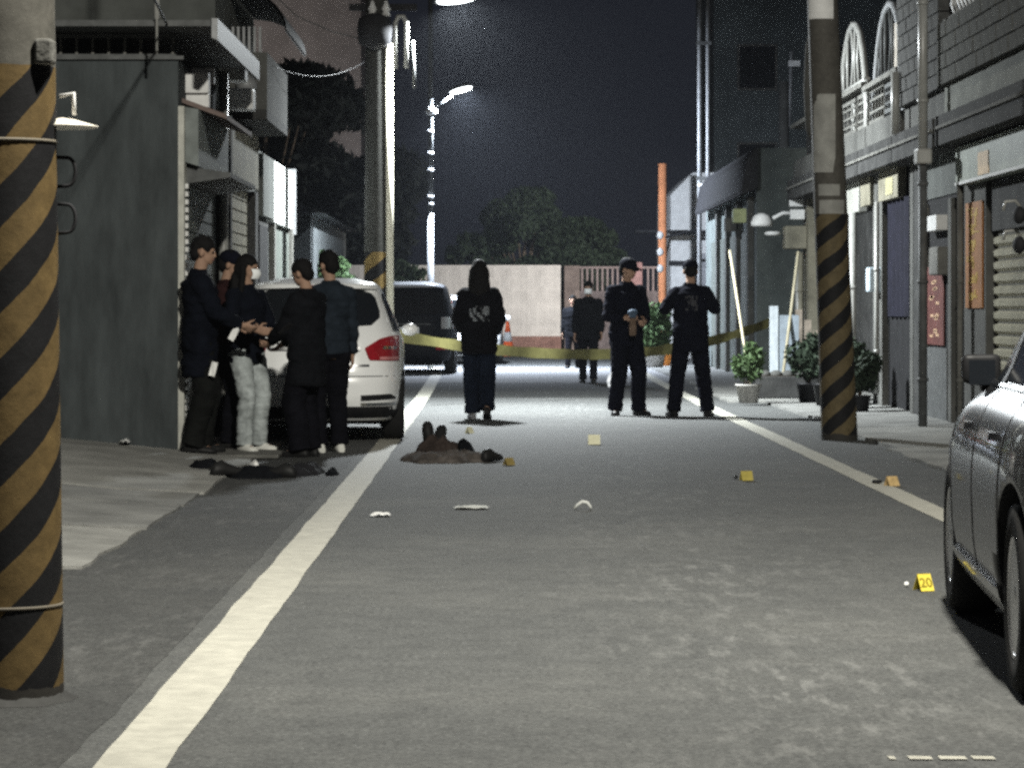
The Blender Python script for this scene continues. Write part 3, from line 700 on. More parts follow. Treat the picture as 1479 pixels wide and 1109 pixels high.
p1 = utility_pole('thick concrete pole with bold yellow and black stripes and a strap', -1.56, 9.3, 0.18, 8.5, sN, -0.06)
for z, dr in ((1.78, 0.002), (0.305, 0.001)):
    MB().lathe([(0.18-z/150+dr, -0.004), (0.18-z/150+dr+0.004, 0), (0.18-z/150+dr, 0.006)], 40, (-0.06*z/9, 0, z)).build('strap', mat('dull_strap', (0.14,0.125,0.10), 0.6), p1)
MB().box(-0.19, -0.095, -0.20, -0.13, 2.20, 2.5).build('notice_sheet', WHITEP, p1)
MB().box(0.105, 0.165, -0.135, -0.05, 2.02, 2.10).build('cable_clamp', CONC2, p1, bevel=0.01)
for z in (1.70, 1.55):
    MB().tube([(0.15,0.06,z+0.035)]+[(0.185+0.026*math.cos(R(a)),0.05,z-0.012+0.045*math.sin(R(a))) for a in range(90,-91,-15)]+[(0.15,0.06,z-0.06)], 0.006, 8).build('cable_hook', IRON, p1)
MB().tube([(0.16,0.05,1.93),(0.205,0.05,1.94),(0.207,0.05,1.87)], 0.007, 8).build('lamp_bracket', WHITEP, p1)
MB().lathe([(0.105,0.0),(0.11,0.006),(0.06,0.02),(0.02,0.032)], 24, (0.17, 0.08, 1.83)).build('enamel_shade', mat('white_enamel', (0.85,0.80,0.70), 0.3, 0, 0), p1)
cl_ = MB(); cl_.grid(lambda u, v: ((0.17 + (0.05+0.05*noise.noise(Vector((math.cos(u*6.283)*2, math.sin(u*6.283)*2, 4))))*v)*math.cos(u*6.283), (0.17 + (0.05+0.05*noise.noise(Vector((math.cos(u*6.283)*2, math.sin(u*6.283)*2, 4))))*v)*math.sin(u*6.283), 0.028*(1-v)**1.5 + 0.003 + 0.008*noise.noise(Vector((math.cos(u*6.283)*9, math.sin(u*6.283)*9, v*3)))*(1-v)), 60, 5); cl_.build('mortar_collar', DCONC, p1)
p2 = utility_pole('striped concrete pole standing beside the white hatchback', -1.48, 36.5, 0.175, 8.5, sM)
MB().lathe([(0.02,-0.26),(0.2,-0.18),(0.22,0.0),(0.2,0.14),(0.06,0.2)], 18, (-0.02, -0.24, 4.72)).build('transformer', IRON, p2)
MB().tube([(0.23,-0.05,4.25),(0.23,-0.05,4.82),(0.27,-0.05,4.90),(0.33,-0.05,4.90),(0.37,-0.05,4.82),(0.37,-0.05,4.25)], 0.032, 10).build('conduit_bend', PVC, p2)
MB().tube([(0.47,-0.05,4.0),(0.45,-0.05,4.6)], 0.02, 8).build('conduit', STEELG, p2)
MB().box(-0.35, 0.5, -0.05, 0.05, 4.98, 5.06).build('cross_arm', IRON, p2)
for x in (-0.05, 0.12): MB().lathe([(0.03,0),(0.06,0.02),(0.04,0.06),(0.06,0.09),(0.03,0.15),(0.02,0.2)], 12, (x, -0.23, 4.88)).build('insulator', WHITEP, p2)
vp = MB().tube([(0.165,-0.09,0.9),(0.15,-0.085,4.55)], 0.05, 14).build('conduit', mat('cream_conduit', (0.66,0.63,0.52), 0.5, 0, 0.15, 5), p2)
p3 = utility_pole('dull striped concrete pole with grey notice sheets by the shop houses', 3.27, 27.6, 0.172, 8.5, sR, -0.35)
NOTE = mat('grey_notice_sheet', (0.24,0.24,0.225), 0.7, 0, 0.3, 6, detail=7)
def wrap_sheet(parent, r_, z0, z1, a0, a1, m, cx=0.0, name='notice_sheet'):
    mb = MB(); mb.grid(lambda u, v: ((r_)*math.sin(R(a0+(a1-a0)*u)) + cx, -(r_)*math.cos(R(a0+(a1-a0)*u)), z0+(z1-z0)*v), 10, 3); return mb.build(name, m, parent)
wrap_sheet(p3, 0.158, 2.53, 3.27, -62, 22, NOTE, -0.115); wrap_sheet(p3, 0.160, 2.31, 2.42, -50, 28, NOTE, -0.09); wrap_sheet(p3, 0.161, 2.14, 2.27, -48, 45, NOTE, -0.085)
wrap_sheet(p3, 0.152, 3.98, 4.45, -65, 35, WHITEP, -0.16)
bx = thing('street_cabinet', 'small grey pole box hung on the dull striped pole', 'cabinet', (3.06, 27.75, 2.85)); MB().lathe([(0.05,0),(0.1,0.1),(0.12,0.5),(0.1,0.9),(0.04,1.1)], 14, (0,0,0)).build('cable_sleeve', CONC, bx)

def lamp_head(parent, loc, M, colr, power, big=1.0, aim=(0,0,-1), spread=180):
    mb = MB(); n = 20
    rings = []
    for z, k in ((0.0, 1.0), (0.03, 1.0), (0.06, 0.92), (0.09, 0.7), (0.10, 0.4)):
        rings.append([(0.27*k*big*math.copysign(abs(math.cos(t))**0.6, math.cos(t)), 0.115*k*big*math.copysign(abs(math.sin(t))**0.7, math.sin(t)), z) for t in [2*math.pi*i/n for i in range(n)]])
    mb.loft(rings); hd = mb.build('lamp_head', STEELG, parent)
    hd.matrix_local = Matrix.Translation(loc) @ M
    ln = MB(); ln.lathe([(0.001, -0.026), (0.6, -0.022), (0.95, -0.012), (1.0, 0.0)], 24)
    ln.v = [(x*0.235*big, y*0.095*big, z - 0.003) for x, y, z in ln.v]
    lm = ln.build('lens', mat('lit_lens_%.2f' % colr[2], colr, 0.4, 0, 0, emit=colr, estr=9.0), hd)
    ld = bpy.data.lights.new('lamp_light', 'AREA'); ld.shape = 'RECTANGLE'; ld.size = 0.4*big; ld.size_y = 0.16*big
    ld.energy = power; ld.color = colr; ld.spread = R(spread)
    lo = bpy.data.objects.new('lamp_light', ld); col.objects.link(lo); lo.parent = hd; lo.location = (0, 0, -0.06)
    lo.rotation_euler = (M.to_3x3().inverted() @ facing(aim, (1,0,0)).to_3x3()).to_euler()
    return hd
def facing(normal, along):
    z = -Vector(normal).normalized(); x = Vector(along); x = (x - z*x.dot(z)).normalized(); y = z.cross(x)
    return Matrix((x, y, z)).transposed().to_4x4()
COOL = (0.78, 0.87, 1.0); NEUT = (0.92, 0.98, 1.0); WARM = (1.0, 0.97, 0.87)
# lamp on the mid pole, over the officers
lb = thing('street_lamp', 'street lamp on an arm from the pole beside the white hatchback', 'street lamp', (-1.48, 36.5, 5.16), 0, 'lit street lamps')
MB().tube([(0.1,0,0.0),(0.4,-0.03,0.10),(0.72,-0.05,0.06)], 0.03, 10).build('arm', STEELG, lb)
lamp_head(lb, (0.98, -0.05, -0.05), facing((0.10,-0.35,-0.93), (1,0,0.1)), NEUT, LAMP_MID, 1.0, (0.30,0.0,-0.95), 176)
# far lamp post
lc = thing('street_lamp', 'slim far lamp post with tilted lit head in front of dark trees', 'street lamp', (-1.33, 60, 0), 0, 'lit street lamps')
MB().tube([(0,0,0),(0,0,3.2)], [0.068,0.065], 16).build('base_pole', GALV, lc)
MB().tube([(0,0,3.2),(0,0,8.5)], [0.06,0.05], 14).build('upper_pole', STEELG, lc)
for z in (3.35, 3.5, 4.05, 4.4, 4.85): MB().tube([(0,-0.02,z),(0,-0.02,z+0.07)], 0.066, 12).build('pole_band', GALV, lc)
MB().ell((0.02,-0.05,5.3), (0.13,0.12,0.09)).build('arm_clamp', WHITEP, lc)
MB().tube([(0,0,5.3),(0.25,-0.05,5.5),(0.45,-0.06,5.62)], 0.03, 8).build('arm', STEELG, lc)
lamp_head(lc, (0.63,-0.08,5.74), facing((0.20,-0.40,-0.89), (0.9,0,0.42)), COOL, LAMP_FAR, 1.0, (0.22,0.30,-0.93))
# lamp post behind the viewer that lights the foreground
la = thing('street_lamp', 'street lamp post lighting the near end of the lane', 'street lamp', (4.3, 7.7, 0), 0, 'lit street lamps')
MB().tube([(0,0,0),(0,0,7.9)], [0.09,0.06], 16).build('base_pole', GALV, la)
MB().tube([(0,0,7.8),(-1.2,0.1,8.25),(-2.6,0.2,8.2)], 0.035, 10).build('arm', STEELG, la)
lamp_head(la, (-2.8, 0.25, 8.12), facing((-0.10,0.40,-0.90), (1,0,0)), WARM, LAMP_NEAR, 1.1, (-0.12,0.82,-0.58))
ld_ = thing('street_lamp', 'street lamp of the cross street behind the dark house', 'street lamp', (7.4, 79, 0), 0, 'lit street lamps')
MB().tube([(0,0,0),(0,0,5.0)], [0.09,0.06], 14).build('base_pole', GALV, ld_)
MB().tube([(0,0,4.9),(-0.3,0,5.05),(-0.5,0,5.0)], 0.03, 8).build('arm', STEELG, ld_)
lamp_head(ld_, (-0.75,0,4.95), facing((-0.45,0.1,-0.88), (1,0,0)), (1.0,0.97,0.95), LAMP_END, 1.0, (-0.42,0.32,-0.85))
le = thing('street_lamp', 'unseen added lamp brightening the apartment block', 'street lamp', (-15, 97, 0), 0, 'lit street lamps')  # hidden lamp added only to brighten the apartment block
MB().tube([(0,0,0),(0,0,7.0)], [0.09,0.06], 14).build('base_pole', GALV, le)
MB().tube([(0,0,6.9),(0.3,0,7.1),(0.5,0,7.05)], 0.03, 8).build('arm', STEELG, le)
lamp_head(le, (0.75,0,7.0), facing((0.1,0.3,-0.9), (1,0,0)), (1.0,0.90,0.82), LAMP_SIDE, 1.0, (0.2,1.0,0.25))
# other poles
tp = thing('steel_mast', 'pair of tall thin steel tubes rising by the dark awning', 'mast', (4.4, 62.5, 0))
for x, r_ in ((-0.005, 0.05), (0.175, 0.045)): MB().tube([(x,0,0),(x,0,9.5)], r_, 10).build('tube', GALV, tp)
for z in (4.0, 6.9): MB().box(-0.07, 0.25, -0.05, 0.05, z, z+0.07).build('tie_plate', STEELG, tp)
MB().lathe([(0.14,0),(0.16,0.03),(0.14,0.06)], 16, (0.1,-0.12,3.85)).build('round_lamp', WHITEP, tp)
op = thing('orange_post', 'tall plain orange post in front of the small white house', 'post', (4.03, 70, 0))
MB().tube([(0,0,0),(0,0,4.72)], 0.10, 16).build('tube', mat('orange_tube', (0.60,0.25,0.12), 0.5, 0, 0.2, 4), op)
for z in (3.0, 2.6, 2.2): MB().ell((-0.06,-0.1,z), (0.08,0.06,0.1)).build('fitting', WHITEP, op)
MB().tube([(0.05,-0.05,2.95),(0.9,-0.3,3.15)], 0.03, 8).build('bracket', IRON, op)
fp = thing('utility_pole', 'distant thin pole above the dark side walled house', 'utility pole', (7.6, 76.5, 0))
MB().tube([(0,0,0),(0,0,7.2)], [0.16,0.13], 12).build('shaft', CONC, fp); MB().tube([(0.13,0,6.0),(0.2,0,8.0)], 0.05, 8).build('conduit', GALV, fp); MB().box(0.12,0.42,-0.06,0.06,7.6,7.75).build('bracket', WHITEP, fp)
# overhead cables
def cable(label, a, b, sag, r_=0.012, n=24):
    pts = [Vector(a).lerp(Vector(b), i/n) - Vector((0, 0, sag*4*(i/n)*(1-i/n))) for i in range(n+1)]
    return tag(MB().tube(pts, r_, 6).build('overhead_cable', BLACKP), label, 'cable', 'overhead cables')
cable('overhead cable from the white hatchback pole to the balcony house', (-1.62,36.5,4.35), (-2.3,30.0,3.75), 0.15, 0.0025)
cable('overhead cable from thick striped pole to the white hatchback pole', (-1.6,9.3,7.6), (-1.5,36.5,5.9), 0.5)
cable('slack overhead cable crossing to the dull striped pole', (-1.4,36.5,5.8), (2.95,27.6,6.2), 0.35)
cable('overhead cable tied to the roof of the dark walled house', (-1.62,9.4,3.6), (-2.75,24.6,3.6), 0.1, 0.011)
gw = tag(MB().tube([(-2.95,36.7,5.35),(-2.5,36.6,4.92),(-2.05,36.5,4.72),(-1.6,36.5,4.6)], 0.007, 6).build('guy_wire', STEELG), 'pale guy wire slanting down to the black transformer', 'wire')

# ------------------------------------------------------------------ cars
def smoothstep(t): return t*t*(3-2*t)
class CarShape:
    """plan outlines stacked by height: rear y, front y, half width, squareness"""
    def __init__(s, L, tab, n0=5.0, n1=4.2):
        s.L = L; s.t = np.array(tab, float); s.n0 = n0; s.n1 = n1
    def par(s, z):
        t = s.t; zz = np.clip(z, t[0,0], t[-1,0])
        yr, yf, hw = (float(np.interp(zz, t[:,0], t[:,k])) for k in (1,2,3))
        f = (zz - t[0,0])/(t[-1,0]-t[0,0])
        return -s.L/2 + yr, s.L/2 - yf, hw, s.n0 + (s.n1-s.n0)*f
    def sec(s, z):   # smoothed parameters
        ps = np.array([s.par(z + d) for d in (-0.03, -0.015, 0, 0.015, 0.03)]); return ps.mean(0)
    def ring(s, z, n=112):
        yr, yf, hw, e = s.sec(z); c = (yr+yf)/2; h = (yf-yr)/2; out = []
        for k in range(n):
            t = 2*math.pi*(k+0.5)/n; cx, sy = math.cos(t), math.sin(t)
            out.append((hw*math.copysign(abs(cx)**(2/e), cx), c + h*math.copysign(abs(sy)**(2/e), sy), z))
        return out
    def rear(s, x, z):
        yr, yf, hw, e = s.sec(z); c = (yr+yf)/2; h = (yf-yr)/2
        return c - h*max(0.0, 1-min(1, abs(x)/hw)**e)**(1/e)
    def front(s, x, z):
        yr, yf, hw, e = s.sec(z); c = (yr+yf)/2; h = (yf-yr)/2
        return c + h*max(0.0, 1-min(1, abs(x)/hw)**e)**(1/e)
    def side(s, y, z):
        yr, yf, hw, e = s.sec(z); c = (yr+yf)/2; h = (yf-yr)/2
        return hw*max(0.0, 1-min(1, abs((y-c)/h))**e)**(1/e)
def patch(shape, face, u0, u1, lo, hi, off, nu=24, nv=8, depth=0.02):
    """panel following the body: lo/hi are functions or (u,z) polylines"""
    def ev(q, u):
        if callable(q): return q(u)
        if isinstance(q, (int, float)): return q
        a = np.array(q); return float(np.interp(u, a[:,0], a[:,1]))
    def P(u, z, o):
        if face == 'rear': return (u, shape.rear(u, z) - o, z)
        if face == 'front': return (u, shape.front(u, z) + o, z)
        sg = 1 if face == 'right' else -1
        return (sg*(shape.side(u, z) + o), u, z)
    mb = MB(); A = []
    for i in range(nu+1):
        u = u0 + (u1-u0)*i/nu; a, b = ev(lo, u), ev(hi, u)
        A.append([P(u, a + (b-a)*j/nv, off) for j in range(nv+1)])
    B = [[(p[0], p[1]+depth, p[2]) if face == 'rear' else ((p[0], p[1]-depth, p[2]) if face == 'front' else (p[0]-depth*(1 if face == 'right' else -1), p[1], p[2])) for p in r] for r in A]
    mb.grid(lambda x, y: A[round(x*nu)][round(y*nv)], nu, nv)
    edge = [(i, 0) for i in range(nu+1)] + [(nu, j) for j in range(1, nv+1)] + [(i, nv) for i in range(nu-1, -1, -1)] + [(0, j) for j in range(nv-1, 0, -1)]
    m = len(edge); mb.add([A[i][j] for i, j in edge] + [B[i][j] for i, j in edge], [(k, (k+1) % m, m+(k+1) % m, m+k) for k in range(m)])
    return mb
def wheel(parent, x, y, rad, wid, out, rim_m, spokes=5):
    """out = +1/-1 outer side"""
    prof = [(rad*0.64, -wid/2), (rad*0.93, -wid/2), (rad, -wid*0.36), (rad, wid*0.36), (rad*0.93, wid/2), (rad*0.64, wid/2), (rad*0.62, 0)]
    def ax(mb): mb.v = [(x + out*z, y + a, rad + b) for a, b, z in mb.v]; return mb
    t = MB(); rs = [[(r*math.cos(q), r*math.sin(q), z) for q in [2*math.pi*k/36 for k in range(36)]] for r, z in prof + [prof[0]]]; t.loft(rs, False)
    ty = ax(t).build('wheel', RUBBER, parent)
    rm = MB(); rm.lathe([(rad*0.65, wid*0.46), (rad*0.62, wid*0.49), (rad*0.585, wid*0.46), (rad*0.57, wid*0.1), (rad*0.1, wid*0.05)], 36)
    for k in range(spokes):
        a = 2*math.pi*k/spokes + 0.3
        d = Vector((math.cos(a), math.sin(a), 0)); q = Vector((-d.y, d.x, 0))
        pr = [(0.10, 0.055, 0.40), (0.35, 0.04, 0.44), (0.6, 0.055, 0.46)]
        rm.loft([[d*(rad*r) + q*(w2*sg*rad/0.31) + Vector((0,0,wid*zz)) for sg, zz in ((-1,h2),(1,h2),(1,h2-0.2),(-1,h2-0.2))] for r, w2, h2 in pr], True, False)
    rm.lathe([(0.001, wid*0.47), (rad*0.13, wid*0.46), (rad*0.16, wid*0.40), (rad*0.16, wid*0.1)], 20)
    ax(rm).build('rim', rim_m, ty)
def make_car(name, label, loc, rz, L, tab, wheels, rad, paint, rim_m, group, n0=5, n1=4.2, zt=None):
    c = thing(name, label, 'car', loc, rz, group); S = CarShape(L, tab, n0, n1)
    z0, z1 = tab[0][0], tab[-1][0]
    zs = list(np.linspace(z0, z1-0.10, 46)) + list(np.linspace(z1-0.10, z1, 12))[1:]
    mb = MB(); mb.loft([S.ring(z) for z in zs], True, True)
    me = mb.mesh('body'); body = bpy.data.objects.new('body', me); col.objects.link(body); me.materials.append(paint)
    # wheel arches cut out of the shell
    cut = MB()
    for y, hw in wheels:
        for sgn in (-1, 1):
            cut.loft([[(sgn*(hw-0.30)+dx, y + (rad+0.055)*math.cos(t), rad + (rad+0.055)*math.sin(t)) for t in [2*math.pi*k/40 for k in range(40)]] for dx in ((0, 0.5) if sgn > 0 else (-0.5, 0))], True, False)
    cm = cut.mesh('cut'); co = bpy.data.objects.new('cut', cm); col.objects.link(co); cm.materials.append(BLACKP)
    bo = body.modifiers.new('b', 'BOOLEAN'); bo.operation = 'DIFFERENCE'; bo.object = co; bo.solver = 'EXACT'; bo.material_mode = 'TRANSFER'
    bpy.context.view_layer.update(); ev = evaluated(body); body.modifiers.clear(); body.data = ev; ev.name = 'body'
    bpy.data.objects.remove(co); body.parent = c
    for y, hw in wheels:
        for sgn in (-1, 1): wheel(c, sgn*(hw-0.115), y, rad, 0.205, sgn, rim_m)
    MB().box(-0.6, 0.6, -L/2+0.4, L/2-0.4, 0.16, 0.3).build('underbody', BLACKP, c)
    return c, S
WHITECAR = mat('white_car_paint', (0.92, 0.93, 0.93), 0.28, 0, 0.04, 3, coat=0.7)
GREYCAR = mat('dark_grey_car_paint', (0.018, 0.018, 0.019), 0.30, 0.2, 0.15, 3, coat=0.4)
DARKCAR = mat('black_car_paint', (0.007, 0.008, 0.011), 0.6, 0.0, 0.1, 3)
REDL = mat('red_lamp_lens', (0.30, 0.012, 0.02), 0.18, 0, 0.2, 14, coat=0.6)
CHROME = mat('chrome', (0.75, 0.75, 0.75), 0.15, 1.0, 0)
ALLOY = mat('alloy_rim', (0.6, 0.6, 0.6), 0.35, 0.7, 0.1, 8)
PLATE = mat('licence_plate', (0.75, 0.76, 0.74), 0.4, 0, 0.05)
hatch_tab = [  # z, rear inset, front inset, half width
 (0.20,.12,.12,.78),(0.27,.04,.04,.83),(0.40,.0,.0,.85),(0.58,.0,.0,.855),(0.66,.03,.03,.85),(0.78,.05,.12,.85),(0.88,.06,.45,.845),(0.96,.08,.95,.83),
 (1.04,.12,1.18,.795),(1.15,.19,1.36,.75),(1.30,.30,1.62,.685),(1.42,.41,1.88,.63),(1.47,.42,2.05,.60),(1.50,.46,2.25,.55),(1.52,.62,2.5,.46),(1.535,.95,2.75,.28)]
whX = -1.72; whY = 27.6 + 2.05 - 0.55
car1, S1 = make_car('parked_car', 'white hatchback with red tail lamp parked beside the group', (-1.765, 29.0, 0), R(2.8), 4.05, hatch_tab, ((-1.27,0.845),(1.28,0.845)), 0.31, WHITECAR, ALLOY, 'cars parked along the lane')
def hatch_rear(c, S, lights=True):
    rw = patch(S, 'rear', -0.60, 0.60, [(-0.60,1.16),(-0.52,1.09),(0,1.06),(0.52,1.09),(0.60,1.16)], [(-0.60,1.22),(-0.55,1.38),(-0.42,1.425),(0,1.435),(0.42,1.425),(0.55,1.38),(0.60,1.22)], 0.008, 30, 8).build('rear_window', GLASSD, c)
    MB().tube([(0.0, S.rear(0,1.08)-0.03, 1.085),(0.36, S.rear(0.36,1.13)-0.03, 1.15)], 0.009, 6).build('wiper', BLACKP, rw)
    sp = patch(S, 'rear', -0.58, 0.58, [(-0.58,1.43),(0,1.445),(0.58,1.43)], [(-0.58,1.455),(0,1.475),(0.58,1.455)], 0.07, 24, 3, 0.09).build('spoiler', WHITECAR, c)
    MB().box(-0.12, 0.12, S.rear(0,1.45)-0.078, S.rear(0,1.45)-0.07, 1.452, 1.466).build('brake_lamp', REDL, sp)
    for sg in (-1, 1):
        q = lambda *p: sorted([(sg*u, z) for u, z in p])
        u0, u1 = sorted((sg*0.46, sg*0.785))
        tl = patch(S, 'rear', u0, u1, q((0.46,0.87),(0.50,0.765),(0.785,0.755)), q((0.46,0.88),(0.60,0.965),(0.70,0.99),(0.785,0.995)), 0.014, 20, 8, 0.03).build('tail_lamp', REDL, c)
        u0, u1 = sorted((sg*0.63, sg*0.76))
        patch(S, 'rear', u0, u1, 0.865, 0.895, 0.020, 8, 3, 0.01).build('lamp_chrome', CHROME, tl)
        u0, u1 = sorted((sg*0.60, sg*0.78))
        patch(S, 'rear', u0, u1, 0.77, 0.795, 0.020, 8, 3, 0.01).build('reverse_lens', mat('pink_lens', (0.6,0.25,0.25), 0.2), tl)
        u0, u1 = sorted((sg*0.42, sg*0.75))
        patch(S, 'rear', u0, u1, q((0.42,0.385),(0.75,0.40)), q((0.42,0.44),(0.70,0.45),(0.75,0.42)), 0.004, 14, 3, 0.02).build('bumper_slot', BLACKP, c)
        patch(S, 'rear', u0 if sg > 0 else u0, u1, 0.345, 0.37, 0.016, 14, 3, 0.03).build('chrome_strip', CHROME, c)
    patch(S, 'rear', -0.36, 0.36, 0.66, 0.86, 0.003, 14, 4, 0.01).build('plate_recess', mat('white_car_paint', (0,0,0)), c)
    patch(S, 'rear', -0.42, 0.42, 0.855, 0.885, 0.022, 14, 2, 0.03).build('chrome_garnish', CHROME, c)
    patch(S, 'rear', -0.17, 0.17, 0.70, 0.84, 0.010, 6, 3, 0.01).build('licence_plate', PLATE, c)
    patch(S, 'rear', 0.36, 0.50, 0.705, 0.725, 0.006, 6, 2, 0.01).build('badge', CHROME, c)
    patch(S, 'rear', -0.72, 0.72, 0.225, 0.335, 0.006, 24, 4, 0.03).build('lower_bumper', BLACKP, c)
    patch(S, 'rear', -0.80, 0.80, 0.612, 0.620, 0.0035, 24, 2, 0.01).build('tailgate_seam', BLACKP, c)
def side_glass(c, S, y0, y1, z0, z1, rake0, rake1, m=GLASSD, mirror=None, paint=None, split=None):
    for sd in ('left', 'right'):
        hi = [(y0, z0+0.02), (y0+rake0*0.6, z1-0.04), (y0+rake0, z1), (y1-rake1, z1), (y1, z0+0.02)]
        patch(S, sd, y0, y1, z0, hi, 0.006, 40, 6, 0.02).build('side_window', m, c)
        if split is not None:
            patch(S, sd, split-0.045, split+0.045, z0-0.01, z1+0.01, 0.009, 3, 6, 0.02).build('door_pillar', BLACKP, c)
hatch_rear(car1, S1); side_glass(car1, S1, -1.62, 0.95, 1.03, 1.40, 0.35, 0.75, split=-0.15)
for sg in (-1, 1):
    mbm = MB(); mbm.ell((sg*0.93, 0.72, 1.03), (0.085, 0.05, 0.062)); mbm.build('wing_mirror', WHITECAR, car1)
    patch(S1, 'left' if sg < 0 else 'right', -1.95, 1.95, 0.235, 0.30, 0.006, 40, 3, 0.02).build('sill_cladding', BLACKP, car1)
patch(S1, 'front', -0.62, 0.62, 1.02, 1.42, 0.006, 24, 8).build('windscreen', GLASSD, car1)
for sg in (-1, 1):
    u0, u1 = sorted((sg*0.45, sg*0.80)); patch(S1, 'front', u0, u1, 0.68, 0.82, 0.01, 10, 4).build('headlamp', CHROME, car1)
# far white car, mostly behind the walking woman
car4 = copy_tree(car1); car4.rotation_euler = (0,0,R(-0.5)); car4.location = (-0.66, 66.0, 0); tag(car4, 'far white car glimpsed behind the walking person in black', 'car')
# tall dark SUV
suv_tab = [(0.24,.10,.10,.80),(0.32,.02,.03,.85),(0.45,.0,.0,.87),(0.70,.0,.02,.88),(0.95,.03,.10,.88),(1.05,.05,.5,.87),(1.12,.06,1.0,.85),(1.2,.10,1.25,.82),(1.4,.20,1.6,.77),(1.6,.33,1.95,.71),(1.68,.38,2.1,.67),(1.72,.42,2.3,.60),(1.745,.6,2.6,.45),(1.76,.9,2.9,.28)]
car2, S2 = make_car('parked_car', 'tall black car parked ahead of the white hatchback', (-1.62, 57.3, 0), 0, 4.5, suv_tab, ((-1.35,0.865),(1.4,0.865)), 0.345, DARKCAR, ALLOY, 'cars parked along the lane')
patch(S2, 'rear', -0.68, 0.68, 1.14, [(-0.68,1.2),(-0.62,1.56),(0,1.6),(0.62,1.56),(0.68,1.2)], 0.008, 24, 8).build('rear_window', BLACKP, car2)
patch(S2, 'rear', -0.64, 0.64, 1.645, 1.70, 0.06, 20, 3, 0.1).build('spoiler', mat('spoiler_painted_sheen', (0.55,0.56,0.6), 0.3, 0, 0, coat=0.5), car2)  # pale colour stands in for the lit, reflecting roof edge
for sg in (-1, 1):
    u0, u1 = sorted((sg*0.60, sg*0.83)); patch(S2, 'rear', u0, u1, 0.86, 1.08, 0.012, 10, 5).build('tail_lamp', mat('clear_lamp', (0.45,0.42,0.40), 0.15, 0.4, 0), car2)
    u0, u1 = sorted((sg*0.5, sg*0.72)); patch(S2, 'rear', u0, u1, 0.46, 0.52, 0.012, 8, 3).build('reflector', REDL, car2)
patch(S2, 'rear', -0.18, 0.18, 0.74, 0.89, 0.012, 6, 3).build('licence_plate', PLATE, car2)
patch(S2, 'rear', -0.4, 0.4, 0.93, 0.96, 0.016, 12, 2).build('garnish', STEELG, car2)
side_glass(car2, S2, -1.7, 1.0, 1.14, 1.58, 0.3, 0.8, split=-0.2)
for sg in (-1, 1): MB().ell((sg*0.98, 0.75, 1.18), (0.12, 0.06, 0.09)).build('wing_mirror', CHROME, car2)
# near dark grey saloon, seen along its left flank
sal_tab = [(0.19,.14,.16,.80),(0.26,.05,.06,.86),(0.40,.0,.0,.885),(0.60,.0,.0,.893),(0.70,.02,.05,.89),(0.80,.05,.28,.875),(0.88,.10,.65,.845),(0.95,.30,1.05,.79),(1.00,.62,1.28,.75),(1.10,.82,1.50,.715),(1.25,1.05,1.82,.655),(1.36,1.28,2.08,.595),(1.41,1.45,2.25,.54),(1.44,1.65,2.45,.44),(1.455,1.95,2.7,.28)]
ang = -R(4.4)
car3, S3 = make_car('parked_car', 'dark grey saloon with black wing mirror parked by the shop houses', (2.635, 10.62, 0), ang, 4.45, sal_tab, ((-1.28,0.878),(1.32,0.878)), 0.315, GREYCAR, ALLOY, 'cars parked along the lane', n0=4.6, n1=4.0)
side_glass(car3, S3, -1.35, 1.02, 0.985, 1.36, 0.62, 0.85, split=-0.05)
patch(S3, 'rear', -0.60, 0.60, 1.03, 1.38, 0.006, 24, 8).build('rear_window', GLASSD, car3)
patch(S3, 'front', -0.62, 0.62, 1.03, 1.38, 0.006, 24, 8).build('windscreen', GLASSD, car3)
for sg, sd in ((-1, 'left'), (1, 'right')):
    mm = MB(); mm.loft([[(sg*(0.725+0.15*k), 0.60 - 0.03*k + (0.075 if a in (1, 2) else -0.05)*(1-0.25*k), 1.00 + dz*(1-0.18*k) + 0.012*k) for a, dz in ((0,-0.065),(1,-0.05),(2,0.06),(0,0.075))] for k in (0.0, 0.25, 0.7, 1.0)], True, True)
    o = mm.build('wing_mirror', BLACKP, car3, bevel=0.02)
    MB().box(sg*0.75, sg*0.85, 0.525, 0.537, 0.955, 1.05).build('mirror_glass', GLASSD, o)
    MB().box(sg*0.70, sg*0.80, 0.56, 0.64, 0.93, 0.97).build('mirror_stalk', BLACKP, car3)
    for y in (-0.98, -0.05, 0.98): patch(S3, sd, y-0.004, y+0.004, 0.30, 0.97, 0.0025, 1, 14, 0.01).build('door_seam', BLACKP, car3)
    for y in (-0.78, 0.18): patch(S3, sd, y, y+0.19, 0.80, 0.825, 0.03, 8, 2, 0.03).build('door_handle', CHROME, car3)
    patch(S3, sd, -0.95, 0.98, 0.20, 0.31, 0.018, 24, 4, 0.04).build('sill_skirt', GREYCAR, car3)
    patch(S3, sd, -1.2, 1.3, 0.965, 0.978, 0.010, 40, 2, 0.02).build('window_trim', CHROME, car3)
    u0, u1 = sorted((sg*0.52, sg*0.83)); patch(S3, 'rear', u0, u1, 0.70, 0.84, 0.01, 10, 4).build('tail_lamp', REDL, car3)
    u0, u1 = sorted((sg*0.5, sg*0.84)); patch(S3, 'front', u0, u1, 0.62, 0.76, 0.01, 10, 4).build('headlamp', CHROME, car3)
patch(S3, 'rear', -0.17, 0.17, 0.60, 0.74, 0.01, 6, 3).build('licence_plate', PLATE, car3)

